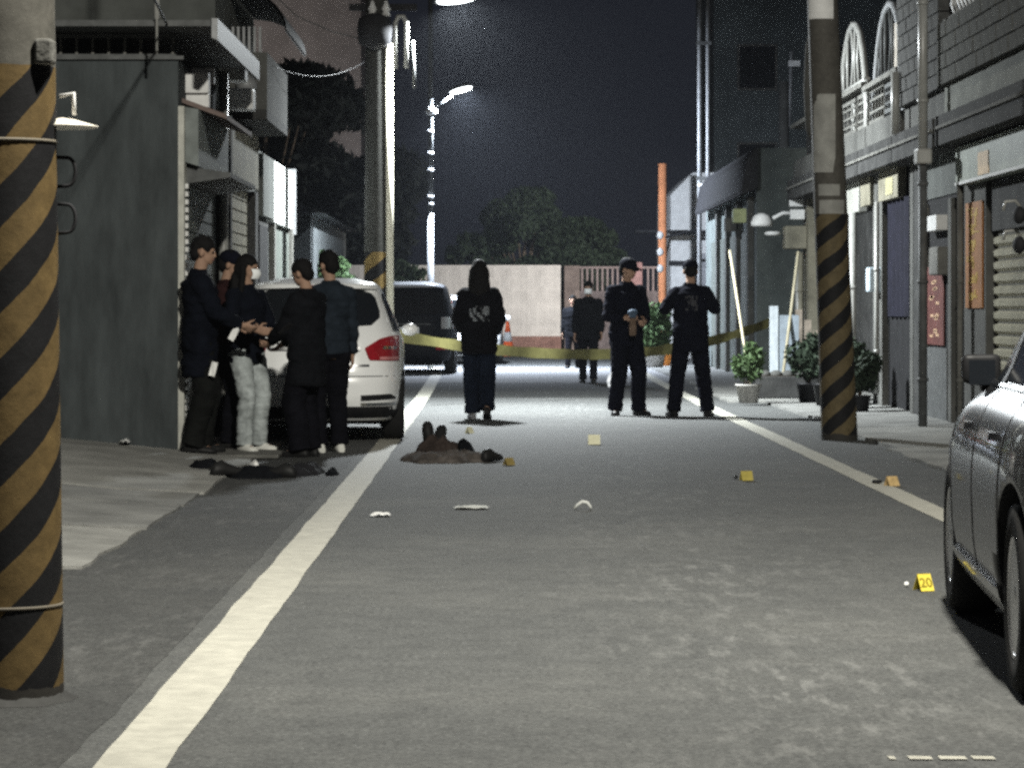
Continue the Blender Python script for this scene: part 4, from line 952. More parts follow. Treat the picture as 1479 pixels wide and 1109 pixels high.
# ------------------------------------------------------------------ people
SKIN = mat('skin', (0.30, 0.19, 0.135), 0.6, 0, 0.1, 20)
HAIRM = mat('black_hair', (0.006, 0.0055, 0.0055), 0.8, 0, 0.3, 60)
MASKW = mat('white_face_mask', (0.8, 0.82, 0.82), 0.8, 0, 0.05)
EYEM = mat('eye_dark', (0.02, 0.015, 0.012), 0.2, 0, 0)
LIPM = mat('lips', (0.28, 0.12, 0.10), 0.6, 0, 0)
def ik(a, t, l1, l2, pole):
    a = Vector(a); t = Vector(t); d = t - a; L = min(d.length, (l1+l2)*0.998); dn = d.normalized()
    t = a + dn*L; x = (l1*l1 - l2*l2 + L*L)/(2*L); hgt = math.sqrt(max(0, l1*l1 - x*x))
    p = Vector(pole); p = (p - dn*p.dot(dn)).normalized()
    return a + dn*x + p*hgt, t
def add_hand(mb, wr, dr, nrm, side, curl, k):
    """five fingers rooted on a palm; dr along the forearm, nrm = way the palm faces"""
    d = Vector(dr).normalized(); n = Vector(nrm); n = (n - d*n.dot(d)).normalized(); lat = d.cross(n)*side   # towards thumb
    wr = Vector(wr); pl = 0.088*k
    mb.loft([[wr + d*(pl*u) + lat*(w_*cx) + n*(t_*cy) for cx, cy in ((-1,-.6),(-.5,-1),(.5,-1),(1,-.6),(1,.6),(.5,1),(-.5,1),(-1,.6))] for u, w_, t_ in ((-0.1,0.026*k,0.019*k),(0.3,0.034*k,0.017*k),(0.75,0.041*k,0.015*k),(1.02,0.040*k,0.012*k))], True, False)
    for i, (o, l0) in enumerate(((0.030,0.042),(0.010,0.047),(-0.010,0.044),(-0.029,0.034))):
        p = wr + d*(pl*(0.98 if i < 3 else 0.92)) + lat*(o*k); ang_ = 0.25*curl; r0 = 0.0095*k
        for j, (f, r1) in enumerate(((1.0,0.009),(0.62,0.0083),(0.5,0.0072))):
            ang_ += curl*(0.9 if j else 0.35); v = (d*math.cos(ang_) + n*math.sin(ang_)); q = p + v*(l0*f*k)
            mb.capsule(p, r0, q, r1*k, 8); p = q; r0 = r1*k
    p = wr + d*(pl*0.25) + lat*(0.030*k) + n*(0.006*k); v = (d*0.55 + lat*0.7 + n*0.35).normalized()
    q = p + v*0.042*k; mb.capsule(p, 0.0125*k, q, 0.0105*k, 8); v2 = (d*0.9 + lat*0.15 + n*(0.3+0.5*curl)).normalized(); mb.capsule(q, 0.0105*k, q + v2*0.034*k, 0.0085*k, 8)
def person(label, x, y, face, H, top, legs, shoe, z=0.0, feet=None, hands=None, lean=0.0, hyaw=0, hpitch=0, cap=None, mask=False, hair='short', sleeve=1.0, jacket_len=0.47, bulk=1.0, voxel=0.008, trouser_w=1.0, elbow=None, curl=0.6, crouch=0.0, group=None, heels=(0,0), palms=None, hood=False):
    t = thing('person', label, 'person', (x, y, z), R(face - 90), group); k = H/1.7
    hipz = 0.533*H - crouch
    feet = feet or [(-0.10, 0.0, 6), (0.10, 0.02, -6)]            # x, y, toe-out
    hands = hands or [(-0.26, 0.03, 0.79), (0.26, 0.03, 0.79)]
    hands = [Vector(h_)*k for h_ in hands]; elbow = elbow or [(-0.6,-1,-0.2),(0.6,-1,-0.2)]
    T = Matrix.Translation((0, 0, hipz)) @ Matrix.Rotation(R(-lean), 4, 'X')
    def tz(px, py, pz): return T @ Vector((px*k, py*k, pz*k))
    hips = [tz(-0.088, 0, -0.02), tz(0.088, 0, -0.02)]; shs = [tz(-0.165, -0.005, 0.482), tz(0.165, -0.005, 0.482)]
    neck = tz(0, -0.01, 0.55); headb = tz(0, 0.012, 0.625)
    HM = Matrix.Translation(headb) @ Matrix.Rotation(R(hyaw), 4, 'Z') @ Matrix.Rotation(R(-lean*0.4 + hpitch), 4, 'X')
    def hp(px, py, pz): return HM @ Vector((px*k, py*k, pz*k))
    HR = HM.to_3x3()
    # joints
    kn = []; an = []
    for i, (fx, fy, to) in enumerate(feet):
        a = Vector((fx*k, fy*k, 0.085*k + heels[i])); q, a2 = ik(hips[i], a, 0.413*k, 0.403*k, (0.05*(1 if i else -1), 1, 0)); kn.append(q); an.append(a2)
    el = []; wrs = []
    for i in (0, 1):
        q, t2 = ik(shs[i], hands[i], 0.285*k, 0.25*k, elbow[i]); el.append(q); wrs.append(t2)
    def torso_rings(pad, z0, rows):
        out = []
        for zz, rx, ry, oy in rows:
            if zz < z0: continue
            out.append([tz((rx+pad)*math.cos(a)*(1 if abs(math.cos(a)) < 2 else 1), (ry+pad)*math.sin(a)+oy, zz) for a in [2*math.pi*j/28 for j in range(28)]])
        return out
    rows = [(-0.09,0.125,0.085,0),(-0.03,0.165,0.112,-0.008),(0.06,0.160,0.108,-0.004),(0.16,0.142,0.100,0.006),(0.28,0.150,0.108,0.006),(0.40,0.168,0.112,0.0),(0.47,0.165,0.098,-0.006),(0.52,0.135,0.078,-0.010),(0.555,0.075,0.062,-0.010)]
    b = MB(); b.loft(torso_rings(0, -1, rows))
    b.capsule(neck, 0.056*k, hp(0, 0.0, 0.05), 0.052*k, 14)
    b.ell(hp(0, 0.0, 0.135), (0.074*k, 0.092*k, 0.098*k), HR); b.ell(hp(0, 0.03, 0.075), (0.058*k, 0.062*k, 0.068*k), HR)
    b.ell(hp(0, 0.062, 0.036), (0.027*k, 0.025*k, 0.022*k), HR); b.capsule(hp(0, 0.086, 0.125), 0.010*k, hp(0, 0.099, 0.088), 0.0125*k, 8)
    b.capsule(hp(-0.035, 0.076, 0.137), 0.013*k, hp(0.035, 0.076, 0.137), 0.013*k, 8)
    for sg in (-1, 1): b.ell(hp(sg*0.077, -0.005, 0.10), (0.012*k, 0.021*k, 0.032*k), HR)
    for i, sg in ((0, -1), (1, 1)):
        b.capsule(shs[i], 0.056*k, el[i], 0.043*k); b.capsule(el[i], 0.043*k, wrs[i], 0.030*k)
        b.capsule(hips[i], 0.088*k, kn[i], 0.057*k, 14); b.capsule(kn[i], 0.057*k, an[i], 0.040*k, 14)
        to = R(feet[i][2])*(-sg if False else 1); fd = Vector((math.sin(-R(feet[i][2])), math.cos(R(feet[i][2])), 0))
        b.capsule(an[i] - Vector((0,0,0.04*k)), 0.038*k, an[i] + fd*0.13*k - Vector((0,0,0.055*k)), 0.03*k)
        dr = (wrs[i] - el[i]).normalized(); pn = Vector(palms[i]) if palms else Vector((-sg, 0.25, -0.1))
        add_hand(b, wrs[i], dr, pn, -1 if sg < 0 else 1, curl, k*1.0)
    body = remesh(b, 'body', SKIN, t, voxel, 2)
    for sg in (-1, 1):
        e = MB(); e.ell(hp(sg*0.033, 0.083, 0.116), (0.015*k, 0.009*k, 0.009*k), HR, 10, 6); e.build('eye', EYEM, body)
    if not mask: e = MB(); e.ell(hp(0, 0.086, 0.058), (0.026*k, 0.010*k, 0.008*k), HR, 12, 6); e.build('mouth', LIPM, body)
    # trousers
    tr = MB(); tr.loft(torso_rings(0.012, -1, [r_ for r_ in rows if r_[0] < 0.12]))
    for i in (0, 1):
        d = (an[i] - kn[i]).normalized()
        tr.capsule(hips[i], 0.108*k, kn[i], 0.076*k*trouser_w, 16)
        e0 = an[i] - d*0.01*k
        tr.tube([kn[i] - d*0.02, kn[i], kn[i].lerp(e0, 0.5) + Vector((0,-0.012*k,0)), kn[i].lerp(e0, 0.85), e0 + d*0.035*k], [0.06*k*trouser_w, 0.075*k*trouser_w, 0.070*k*trouser_w, 0.066*k*trouser_w, 0.072*k*trouser_w], 18)
    remesh(tr, 'trousers', legs, t, 0.011, 3, 0.008*k, 9.0, (0.8, 0.8, 2.4), x*3.1)
    # top
    jk = MB(); jl = jacket_len*1.7 - 0.525*1.7
    jrows = [(jl,0.172*bulk,0.125*bulk,-0.004),(jl+0.05,0.178*bulk,0.130*bulk,-0.004)] + [(r_[0], max(r_[1], 0.158)*bulk + 0.020, max(r_[2], 0.108)*bulk + 0.020, r_[3]) for r_ in rows if jl + 0.07 < r_[0] < 0.5] + [(0.525,0.150,0.096,-0.012),(0.565,0.088,0.078,-0.012),(0.60,0.074,0.072,-0.006)]
    jk.loft(torso_rings(0, -9, jrows))
    for i, sg in ((0, -1), (1, 1)):
        jk.capsule(shs[i], 0.074*k*bulk, el[i], 0.062*k*bulk, 16); jk.capsule(tz(0.05*sg, -0.012, 0.53), 0.055*k, shs[i], 0.070*k, 14)
        e = el[i].lerp(wrs[i], 0.97*sleeve); jk.tube([el[i] - (e-el[i])*0.05, el[i], el[i].lerp(e, 0.5), el[i].lerp(e, 0.9), e], [0.05*k*bulk, 0.061*k*bulk, 0.056*k*bulk, 0.048*k, 0.045*k], 16)
    if hood: jk.ell(tz(0, -0.10, 0.54), (0.115*k, 0.085*k, 0.075*k))
    remesh(jk, 'jacket', top, t, 0.011, 3, 0.015*k, 8.0, (0.8, 0.8, 1.9), y*2.3 + x)
    # shoes
    for i, (fx, fy, to) in enumerate(feet):
        fd = Vector((math.sin(-R(to)), math.cos(R(to)), 0)); lt = Vector((fd.y, -fd.x, 0)); o = an[i] - Vector((0, 0, 0.085*k)); s_ = MB()
        tip = Vector((0, 0, -1))*heels[i]
        def sp(u, v, w_): return o + fd*(u*k) + lt*(v*k) + Vector((0, 0, w_*k)) + tip*max(0, min(1, (u+0.07)/0.16))
        s_.loft([[sp(u, v*wd, w_) for v, w_ in ((-1,0.004),(-0.6,0.0),(0.6,0.0),(1,0.004),(1.02,hh*0.45),(0.65,hh*0.9),(0,hh),(-0.65,hh*0.9),(-1.02,hh*0.45))] for u, wd, hh in ((-0.085,0.022,0.05),(-0.06,0.035,0.085),(0.0,0.041,0.105),(0.05,0.044,0.085),(0.12,0.050,0.06),(0.17,0.043,0.05),(0.195,0.022,0.035))])
        s_.build('shoe', shoe[i] if isinstance(shoe, (list, tuple)) else shoe, t)
    # hair / cap / mask
    hr = MB(); hr.ell(hp(0, -0.010, 0.160), (0.085*k, 0.103*k, 0.090*k), HR); hr.ell(hp(0, -0.055, 0.10), (0.074*k, 0.058*k, 0.075*k), HR)
    if hair == 'long':
        hr.ell(hp(0, -0.05, 0.09), (0.106*k, 0.075*k, 0.13*k), HR); hr.ell(hp(0, -0.095, -0.05), (0.122*k, 0.06*k, 0.17*k), HR)
        hr.capsule(hp(-0.085, -0.01, 0.12), 0.03*k, hp(-0.10, -0.02, -0.10), 0.025*k); hr.capsule(hp(0.085, -0.01, 0.12), 0.03*k, hp(0.10, -0.02, -0.10), 0.025*k)
    remesh(hr, 'hair', HAIRM, t, 0.011, 2, 0.008*k, 24.0, (1, 1, 0.6), x)
    if cap:
        cp_ = MB(); cp_.ell(hp(0, -0.008, 0.165), (0.093*k, 0.108*k, 0.082*k), HR, 20, 12)
        c_ = remesh(cp_, 'cap', cap, t, 0.012, 1)
        br = MB(); br.grid(lambda u, v: hp((u-0.5)*0.15*(1-0.35*v*v), 0.085 + 0.085*v*(1-1.4*(u-0.5)**2), 0.165 - 0.022*v - 0.1*(u-0.5)**2), 10, 5)
        br.grid(lambda u, v: hp((u-0.5)*0.15*(1-0.35*v*v), 0.085 + 0.085*v*(1-1.4*(u-0.5)**2), 0.157 - 0.022*v - 0.1*(u-0.5)**2), 10, 5); br.build('brim', cap, c_)
    if mask:
        mk = MB(); mk.grid(lambda u, v: hp(0.070*math.sin((u-0.5)*2.6), 0.045 + 0.062*math.cos((u-0.5)*2.6) + 0.016*math.sin(v*3.14), 0.022 + 0.088*v), 14, 8); mk.build('face_mask', MASKW, t)
    return t, wrs
BLACKJ = cloth('black_jacket', (0.006, 0.0065, 0.008)); NAVYJ = cloth('navy_jacket', (0.0045, 0.0055, 0.009)); UNI = cloth('police_navy', (0.005, 0.0055, 0.010))
UNI2 = cloth('police_navy_printed', (0.005, 0.0055, 0.010), logo=(-0.07, 0.07, 1.22, 1.40, -1, (0.05, 0.05, 0.055)))
HOOD = cloth('black_hoodie_printed', (0.006, 0.006, 0.0075), logo=(-0.11, 0.11, 1.10, 1.27, -1, (0.16, 0.17, 0.18)))
DENIMJ = cloth('blue_grey_shirt', (0.015, 0.020, 0.027)); BROWNJ = cloth('maroon_black_jacket', (0.022, 0.010, 0.010))
NAVYT = cloth('navy_trousers', (0.006, 0.008, 0.014)); OLIVET = cloth('dark_olive_trousers', (0.008, 0.0085, 0.008)); BLACKT = cloth('black_trousers', (0.005, 0.005, 0.007))
PALEJ = cloth('pale_washed_jeans', (0.34, 0.37, 0.37), 0.5); JEAN = cloth('dark_blue_jeans', (0.008, 0.011, 0.019))
SHB = mat('black_shoe', (0.012, 0.012, 0.012), 0.5, 0, 0.2); SHW = mat('white_shoe', (0.62, 0.62, 0.58), 0.6, 0, 0.12, 14); SHG = mat('grey_trainer', (0.20, 0.20, 0.21), 0.6, 0, 0.2)
# the group by the white hatchback
person('man in dark jacket standing nearest the dark side wall, hands raised', -2.47, 24.35, 8, 1.74, NAVYJ, OLIVET, SHB, zl(-2.47), feet=[(-0.12,0.02,8),(0.11,-0.06,-8)], hands=[(-0.13,0.33,1.03),(0.15,0.34,1.04)], hyaw=-8, hpitch=-8, jacket_len=0.36, bulk=1.18, trouser_w=1.35, curl=1.0, palms=[(0.7,0.1,0.6),(-0.7,0.1,0.6)])
person('person in dark peaked cap and maroon jacket behind the dark jacket man', -2.34, 25.35, -5, 1.66, BROWNJ, BLACKT, SHB, zl(-2.34), hands=[(-0.12,0.30,1.05),(0.16,0.28,1.0)], cap=UNI, hpitch=-12, curl=0.9)
person('masked person in navy jacket, pale jeans and white shoes', -2.13, 24.95, -38, 1.62, NAVYJ, PALEJ, SHW, 0.02, feet=[(-0.13,0.03,10),(0.12,0.08,-14)], hands=[(-0.10,0.32,1.06),(0.20,0.30,1.10)], mask=True, hair='long', hyaw=20, jacket_len=0.46, bulk=1.08, trouser_w=1.05, curl=0.9)
person('person all in black checking a phone in front of the hatchback', -1.585, 24.45, 150, 1.60, BLACKJ, BLACKT, SHB, 0.0, hands=[(-0.08,0.34,1.02),(0.10,0.33,1.0)], hpitch=-18, jacket_len=0.36, bulk=1.22, trouser_w=1.45, curl=0.9, palms=[(0.3,0,0.9),(-0.3,0,0.9)])
person('person in blue grey shirt and white shoes seen from behind', -1.435, 25.25, 112, 1.68, DENIMJ, BLACKT, SHW, 0.0, hands=[(-0.14,0.30,1.0),(0.23,0.06,0.86)], hyaw=18, hpitch=-6, jacket_len=0.50, trouser_w=1.15)
# the walking woman
person('person in black hoodie with long hair walking away down the lane', -0.18, 32.8, 92, 1.72, HOOD, JEAN, [SHG, SHB], 0.0, feet=[(-0.07,0.10,4),(0.08,-0.22,-4)], hands=[(-0.20,0.18,0.98),(0.20,0.17,0.97)], elbow=[(-0.35,-1,-0.1),(0.35,-1,-0.1)], hair='long', hpitch=-6, jacket_len=0.42, bulk=1.14, trouser_w=1.3, heels=(0, 0.07))
# the two officers
o1, w1 = person('capped officer holding a brown evidence bag in a gloved hand', 1.53, 33.9, -68, 1.76, UNI, UNI, SHB, 0.0, feet=[(-0.13,0.05,14),(0.13,-0.02,-22)], hands=[(-0.10,0.27,1.06),(0.12,0.25,1.10)], cap=UNI, hyaw=35, hpitch=-10, jacket_len=0.45, bulk=1.14, trouser_w=1.25, curl=1.1)
person('officer in dark uniform seen from behind with both elbows raised', 2.26, 33.6, 90, 1.74, UNI2, UNI, SHB, 0.0, feet=[(-0.19,0.0,16),(0.19,0.0,-16)], hands=[(-0.09,0.25,1.37),(0.09,0.25,1.37)], elbow=[(-0.75,-0.2,-0.6),(0.75,-0.2,-0.6)], cap=UNI, hpitch=-14, jacket_len=0.42, bulk=1.14, trouser_w=1.2, curl=1.0)
# two people far down the lane
person('distant masked person in black walking beyond the yellow tape', 1.56, 48.6, -95, 1.63, BLACKJ, BLACKT, SHB, 0.0, feet=[(-0.10,0.18,4),(0.10,-0.12,-4)], hands=[(-0.24,0.14,0.84),(0.24,0.04,0.80)], mask=True, jacket_len=0.43, bulk=1.25, voxel=0.012)
person('smaller distant person in black behind the masked walker', 1.62, 60.5, -100, 1.46, BLACKJ, BLACKT, SHB, 0.0, feet=[(-0.10,-0.14,4),(0.10,0.14,-4)], jacket_len=0.42, bulk=1.25, voxel=0.012)

# things in hands
def sheet(name, label, cat, loc, sx, sz, rot, m, group=None):
    mb = MB(); mb.grid(lambda u, v: ((u-0.5)*sx, 0.01*math.sin(u*4+v*3), (v-0.5)*sz), 6, 6); mb.grid(lambda u, v: ((u-0.5)*sx, 0.003+0.01*math.sin(u*4+v*3), (v-0.5)*sz), 6, 6)
    o = mb.build(name, m); o.location = loc; o.rotation_euler = rot; return tag(o, label, cat, group)
PAPER = mat('paper_white', (0.78, 0.78, 0.76), 0.7, 0, 0.05)
sheet('paper_sheet', 'white paper held up between the dark jacket man and the masked person', 'paper', at(338, 482, 24.2), 0.05, 0.12, (0.2, 0.5, 0.4), PAPER)
sheet('paper_sheet', 'folded white paper hanging at the dark jacket man\'s hip', 'paper', at(308, 533, 24.1), 0.05, 0.12, (0.1, 0.25, 0.2), PAPER)
ph = MB().box(-0.037, 0.037, -0.005, 0.005, -0.075, 0.075).build('phone', BLACKP, bevel=0.004); ph.location = at(414, 476, 24.3) ; ph.rotation_euler = (0.9, 0.4, 0.7); tag(ph, 'dark phone held by the person all in black', 'phone')
eb = MB(); eb.loft([[(0.042*wd*math.cos(a), 0.02*wd*math.sin(a), z_*0.8) for a in [2*math.pi*j/16 for j in range(16)]] for z_, wd in ((-0.13,0.75),(-0.11,0.95),(0,1.0),(0.10,0.8),(0.14,0.45),(0.17,0.6))])
eb = eb.build('evidence_bag', mat('brown_paper_bag', (0.13,0.09,0.065), 0.8, 0, 0.25, 12)); eb.location = at(914, 472, 33.52); tag(eb, 'small brown evidence bag held by the capped officer', 'bag')
gl = MB(); gl.ell((0,0,0), (0.06,0.05,0.045)); 
for q in range(4): gl.capsule((-0.03+0.02*q,-0.03,-0.01), 0.012, (-0.03+0.02*q,-0.05,-0.05), 0.010)
gl = remesh(gl, 'glove', mat('blue_glove', (0.05,0.075,0.11), 0.7), None, 0.008, 1); gl.location = at(914, 452, 33.55); tag(gl, 'pale blue glove on the hand of the capped officer', 'glove')

# ------------------------------------------------------------------ police tape
TAPE = mat('yellow_police_tape', (0.095, 0.088, 0.034), 0.55, 0, 0.3, 3)
def tape(label, pts, w_, n=90):
    P = []; 
    for (a, b, sag) in pts:
        a = Vector(a); b = Vector(b)
        for i in range(n//len(pts)+1): t = i/(n//len(pts)); P.append(a.lerp(b, t) - Vector((0, 0, sag*4*t*(1-t))))
    mb = MB(); 
    def Q(u, v):
        i = min(len(P)-1, round(u*(len(P)-1))); p = P[i]; tw = 1.1*noise.noise(Vector((i*0.16, 2, 0)))
        return (p.x, p.y + (v-0.5)*w_*math.sin(tw), p.z + (v-0.5)*w_*math.cos(tw)*(0.95 + 0.25*noise.noise(Vector((i*0.2, 0, 0)))))
    mb.grid(Q, len(P)-1, 3); mb.grid(lambda u, v: tuple(Vector(Q(u, v)) + Vector((0, 0.002, 0))), len(P)-1, 3)
    return tag(mb.build('police_tape', TAPE), label, 'tape')
tape('yellow police tape strung across the lane behind the officers', [((-1.34,36.6,0.93),(1.9,40.5,0.62),0.10),((1.9,40.5,0.62),(4.12,43.2,1.05),0.08)], 0.15)

# ------------------------------------------------------------------ evidence markers
MY = mat('yellow_marker', (0.62, 0.50, 0.07), 0.5, 0, 0.12, 12); MYP = mat('pale_yellow_marker', (0.88, 0.86, 0.62), 0.5, 0, 0.1, 12); MINK = mat('olive_ink', (0.20, 0.16, 0.02), 0.6, 0, 0)
def text_mesh(s_, size, m, parent, M, depth=0.0012):
    cu_ = bpy.data.curves.new('number', 'FONT'); cu_.body = s_; cu_.size = size; cu_.align_x = 'CENTER'; cu_.align_y = 'CENTER'; cu_.extrude = depth; cu_.offset = size*0.015
    o = bpy.data.objects.new('tmp', cu_); col.objects.link(o); bpy.context.view_layer.update(); me = evaluated(o); bpy.data.objects.remove(o)
    me.materials.clear(); me.materials.append(m); q = bpy.data.objects.new('number', me); col.objects.link(q); q.parent = parent; q.matrix_local = M; return q
def marker(label, px, py, rz, m=MY, num=None, w_=0.075, hgt=0.075):
    g_ = gnd(px, py); t = thing('evidence_marker', label, 'marker', g_ + Vector((0,0,0.003)), R(rz), 'evidence markers on the road')
    d = hgt*0.55; 
    for sg in (-1, 1):
        MB().add([(-w_/2,sg*d,0),(w_/2,sg*d,0),(w_/2,sg*0.002,hgt),(-w_/2,sg*0.002,hgt),(-w_/2,sg*(d-0.004),0),(w_/2,sg*(d-0.004),0),(w_/2,-sg*0.001,hgt),(-w_/2,-sg*0.001,hgt)],
                 [(0,1,2,3),(7,6,5,4),(0,4,5,1),(1,5,6,2),(2,6,7,3),(3,7,4,0)]).build('panel', m, t)
    MB().box(-w_/2, w_/2, -0.002, 0.002, hgt-0.001, hgt+0.003).build('ridge', m, t)
    if num:
        a = math.atan2(hgt, d); M = Matrix.Translation((0, -d*0.52-0.0012, hgt*0.48)) @ Matrix.Rotation(a, 4, 'X'); text_mesh(num, 0.062, MINK, t, M)
    return t
marker('yellow tent marker numbered 20 beside the dark grey saloon', 1334, 853, 22, MY, '20', 0.066, 0.07)
marker('dull yellow tent marker in mid lane with a black casing beside it', 1078, 694, 12, mat('dull_yellow_marker', (0.30,0.25,0.06), 0.6, 0, 0.2, 20), None, 0.085, 0.065)
marker('pale yellow square marker standing in the middle of the lane', 858, 642, 0, MYP, None, 0.11, 0.085)
marker('small yellow marker behind the clothing heap', 678, 626, 55, MYP, None, 0.08, 0.06)
marker('orange brown marker sitting on the right painted line', 1288, 702, 30, mat('orange_marker', (0.45,0.32,0.15), 0.6, 0, 0.3, 30), None, 0.09, 0.065)
marker('brownish yellow marker by the black shoe of the clothing heap', 735, 672, 40, mat('khaki_marker', (0.22,0.17,0.06), 0.6, 0, 0.2, 20), None, 0.085, 0.055)
def nugget(name, label, cat, px, py, r_, m, seed=0):
    mb = MB(); mb.ell((0,0,r_[2]), r_, None, 12, 8); o = mb.build(name, m)
    for v in o.data.vertices: v.co *= 1 + 0.25*noise.noise(v.co*30 + Vector((seed,0,0)))
    zmin = min(v.co.z for v in o.data.vertices); o.location = gnd(px, py) + Vector((0, 0, 0.004 - zmin)); return tag(o, label, cat)
nugget('bullet_casing', 'small black object next to the dull yellow mid lane marker', 'casing', 1063, 692, (0.018,0.02,0.014), BLACKP, 1)
nugget('bullet_casing', 'small pale object next to the marker numbered 20', 'casing', 1309, 848, (0.012,0.012,0.010), PAPER, 2)
nugget('magazine_clip', 'small black object on the right painted line', 'object', 1267, 699, (0.04,0.03,0.014), BLACKP, 3)

# ------------------------------------------------------------------ litter on the road
def crumple(name, label, px, py, sx, sy, hgt, m, seed, cat='paper'):
    mb = MB(); mb.grid(lambda u, v: ((u-0.5)*sx*(1+0.2*noise.noise(Vector((v*3,seed,1)))), (v-0.5)*sy*(1+0.2*noise.noise(Vector((u*3,seed,7)))), 0.006 + hgt*max(0, 0.35+noise.noise(Vector((u*2.6+seed, v*2.6, 0)))) * math.sin(math.pi*u)**0.5 ), 14, 10)
    o = mb.build(name, m); o.location = gnd(px, py); return tag(o, label, cat)
crumple('paper_scrap', 'flat white card lying near the left painted line', 549, 745, 0.12, 0.16, 0.022, PAPER, 1)
crumple('paper_scrap', 'long pale crumpled scrap lying in mid lane', 681, 734, 0.21, 0.26, 0.02, mat('dull_paper', (0.46,0.47,0.45), 0.8, 0, 0.1), 5)
o = MB().tube([(-0.05,0,0.006),(-0.03,0,0.03),(0.0,0.0,0.05),(0.03,0,0.045),(0.05,0,0.02),(0.055,0,0.006)], [0.008,0.01,0.012,0.011,0.01,0.007], 10).build('plastic_hoop', mat('pale_plastic', (0.5,0.51,0.49), 0.5)); o.location = gnd(841, 736); tag(o, 'small arched pale plastic piece standing on the lane', 'litter')
crumple('paper_scrap', 'small white scrap on the concrete forecourt by the dark wall', 180, 660, 0.08, 0.3, 0.05, PAPER, 9).location.z = 0.12

# clothing heap on the lane
BRN = cloth('brown_cloth', (0.035, 0.027, 0.024), 0.4); GRC = cloth('grey_brown_cloth', (0.075, 0.066, 0.06), 0.5)
hb = gnd(648, 668)
def heap(name, label, cat, c, rx, ry, hgt, m, seed, n=26, ridge=1.0, flat=3.5):
    mb = MB()
    def P(u, v):
        a = u*2*math.pi; q = v; wob = 1 + 0.28*noise.noise(Vector((math.cos(a)*1.7+seed, math.sin(a)*1.7, 0))) + 0.14*noise.noise(Vector((math.cos(a)*5+seed, math.sin(a)*5, 2)))
        x_, y_ = rx*q*wob*math.cos(a), ry*q*wob*math.sin(a)
        z_ = hgt*(1-q**flat)*(0.8+0.6*noise.noise(Vector((x_*9+seed, y_*9, 1)))) + 0.028*ridge*(0.5-abs(noise.noise(Vector((x_*9+y_*5, y_*13-x_*6+seed, 4)))*1.6))*(1-q**4) + 0.008*(1-q) + (0.008 if q < 1 else -0.004)
        return (x_, y_, max(z_, 0.004 if q < 1 else -0.004))
    mb.grid(P, 84, n); o = mb.build(name, m); o.location = c; return tag(o, label, cat)
heap('garment', 'grey brown garment spread flat under the clothing heap', 'clothing', hb + Vector((-0.03,0.30,0)), 0.34, 0.46, 0.055, GRC, 2, 30, 1.6, 8)
heap('garment', 'dark brown jacket bunched on the clothing heap', 'clothing', hb + Vector((-0.10,0.62,0.02)), 0.21, 0.34, 0.13, BRN, 6, 30, 2.0, 4)
heap('garment', 'rounded black bundle on the right of the clothing heap', 'clothing', hb + Vector((0.13,0.62,0.03)), 0.085, 0.2, 0.115, BLACKJ, 9, 26, 1.0, 4)
def loose_shoe(label, loc, rot, m, k=1.0):
    s_ = MB(); s_.loft([[(v*wd*k, u*k, w_*k) for v, w_ in ((-1,0.004),(-0.6,0.0),(0.6,0.0),(1,0.004),(1.02,hh*0.45),(0.65,hh*0.9),(0,hh),(-0.65,hh*0.9),(-1.02,hh*0.45))] for u, wd, hh in ((-0.085,0.022,0.05),(-0.06,0.035,0.09),(0.0,0.041,0.11),(0.05,0.044,0.085),(0.12,0.050,0.06),(0.17,0.043,0.05),(0.195,0.022,0.035))])
    o = s_.build('loose_shoe', m); o.location = loc; o.rotation_euler = rot; return tag(o, label, 'shoe')
loose_shoe('upright black shoe standing toe up behind the clothing heap', hb + Vector((-0.20,1.35,0.085)), (R(82),0,R(20)), SHB)
loose_shoe('tilted black shoe leaning behind the clothing heap', hb + Vector((-0.11,1.3,0.07)), (R(60),0,R(-25)), SHB)
loose_shoe('black shoe lying at the right end of the clothing heap', hb + Vector((0.32,0.1,0.008)), (0,0,R(-30)), SHB)
# bags and gear at the feet of the group
tag(MB().box(-0.30,0.30,-0.55,0.55,0.0,0.03).build('drain_cover', CONC2, bevel=0.006), 'grey concrete drain cover under the white shoes', 'drain cover').location = (-2.09, 24.6, 0.008)
for v_ in ():
    pass
def gear(name, label, px, py, rx, ry, hgt, m, seed, z0=0.0):
    return heap(name, label, 'bag', gnd(px, py) + Vector((0,0,z0)), rx, ry, hgt, m, seed)
gear('gear_bag', 'limp black bag on the forecourt beside the dark side wall', 295, 680, 0.13, 0.3, 0.05, BLACKJ, 3, 0.02)
gear('gear_bag', 'black holdall in front of the white shoes with a white cup on it', 372, 688, 0.20, 0.42, 0.06, BLACKJ, 7)
gear('gear_bag', 'dark bag lying in front of the person in blue grey shirt', 440, 684, 0.14, 0.42, 0.065, mat('dark_grey_nylon', (0.012,0.012,0.014), 0.85, 0, 0.3, 10), 12)
gear('gear_bag', 'tiny black pouch beside the left painted line', 479, 686, 0.05, 0.12, 0.035, BLACKJ, 15)
loose_shoe('loose black shoe beside the black holdall', gnd(412, 690) + Vector((0,0,0.004)), (0,0,R(75)), SHB)
loose_shoe('loose black shoe next to the limp black bag on the forecourt', gnd(320, 690) + Vector((0,0,0.022)), (0,0,R(-60)), SHB)
o = MB().tube([(-0.17,0,0.02),(-0.1,-0.1,0.05),(0,-0.15,0.02),(0.1,-0.1,0.03),(0.2,0.0,0.02)], 0.012, 8).build('bag_strap', mat('grey_strap', (0.2,0.2,0.2), 0.8)); o.location = gnd(335, 684) + Vector((0,0,0.02)); tag(o, 'pale grey strap trailing between the two black bags', 'strap')
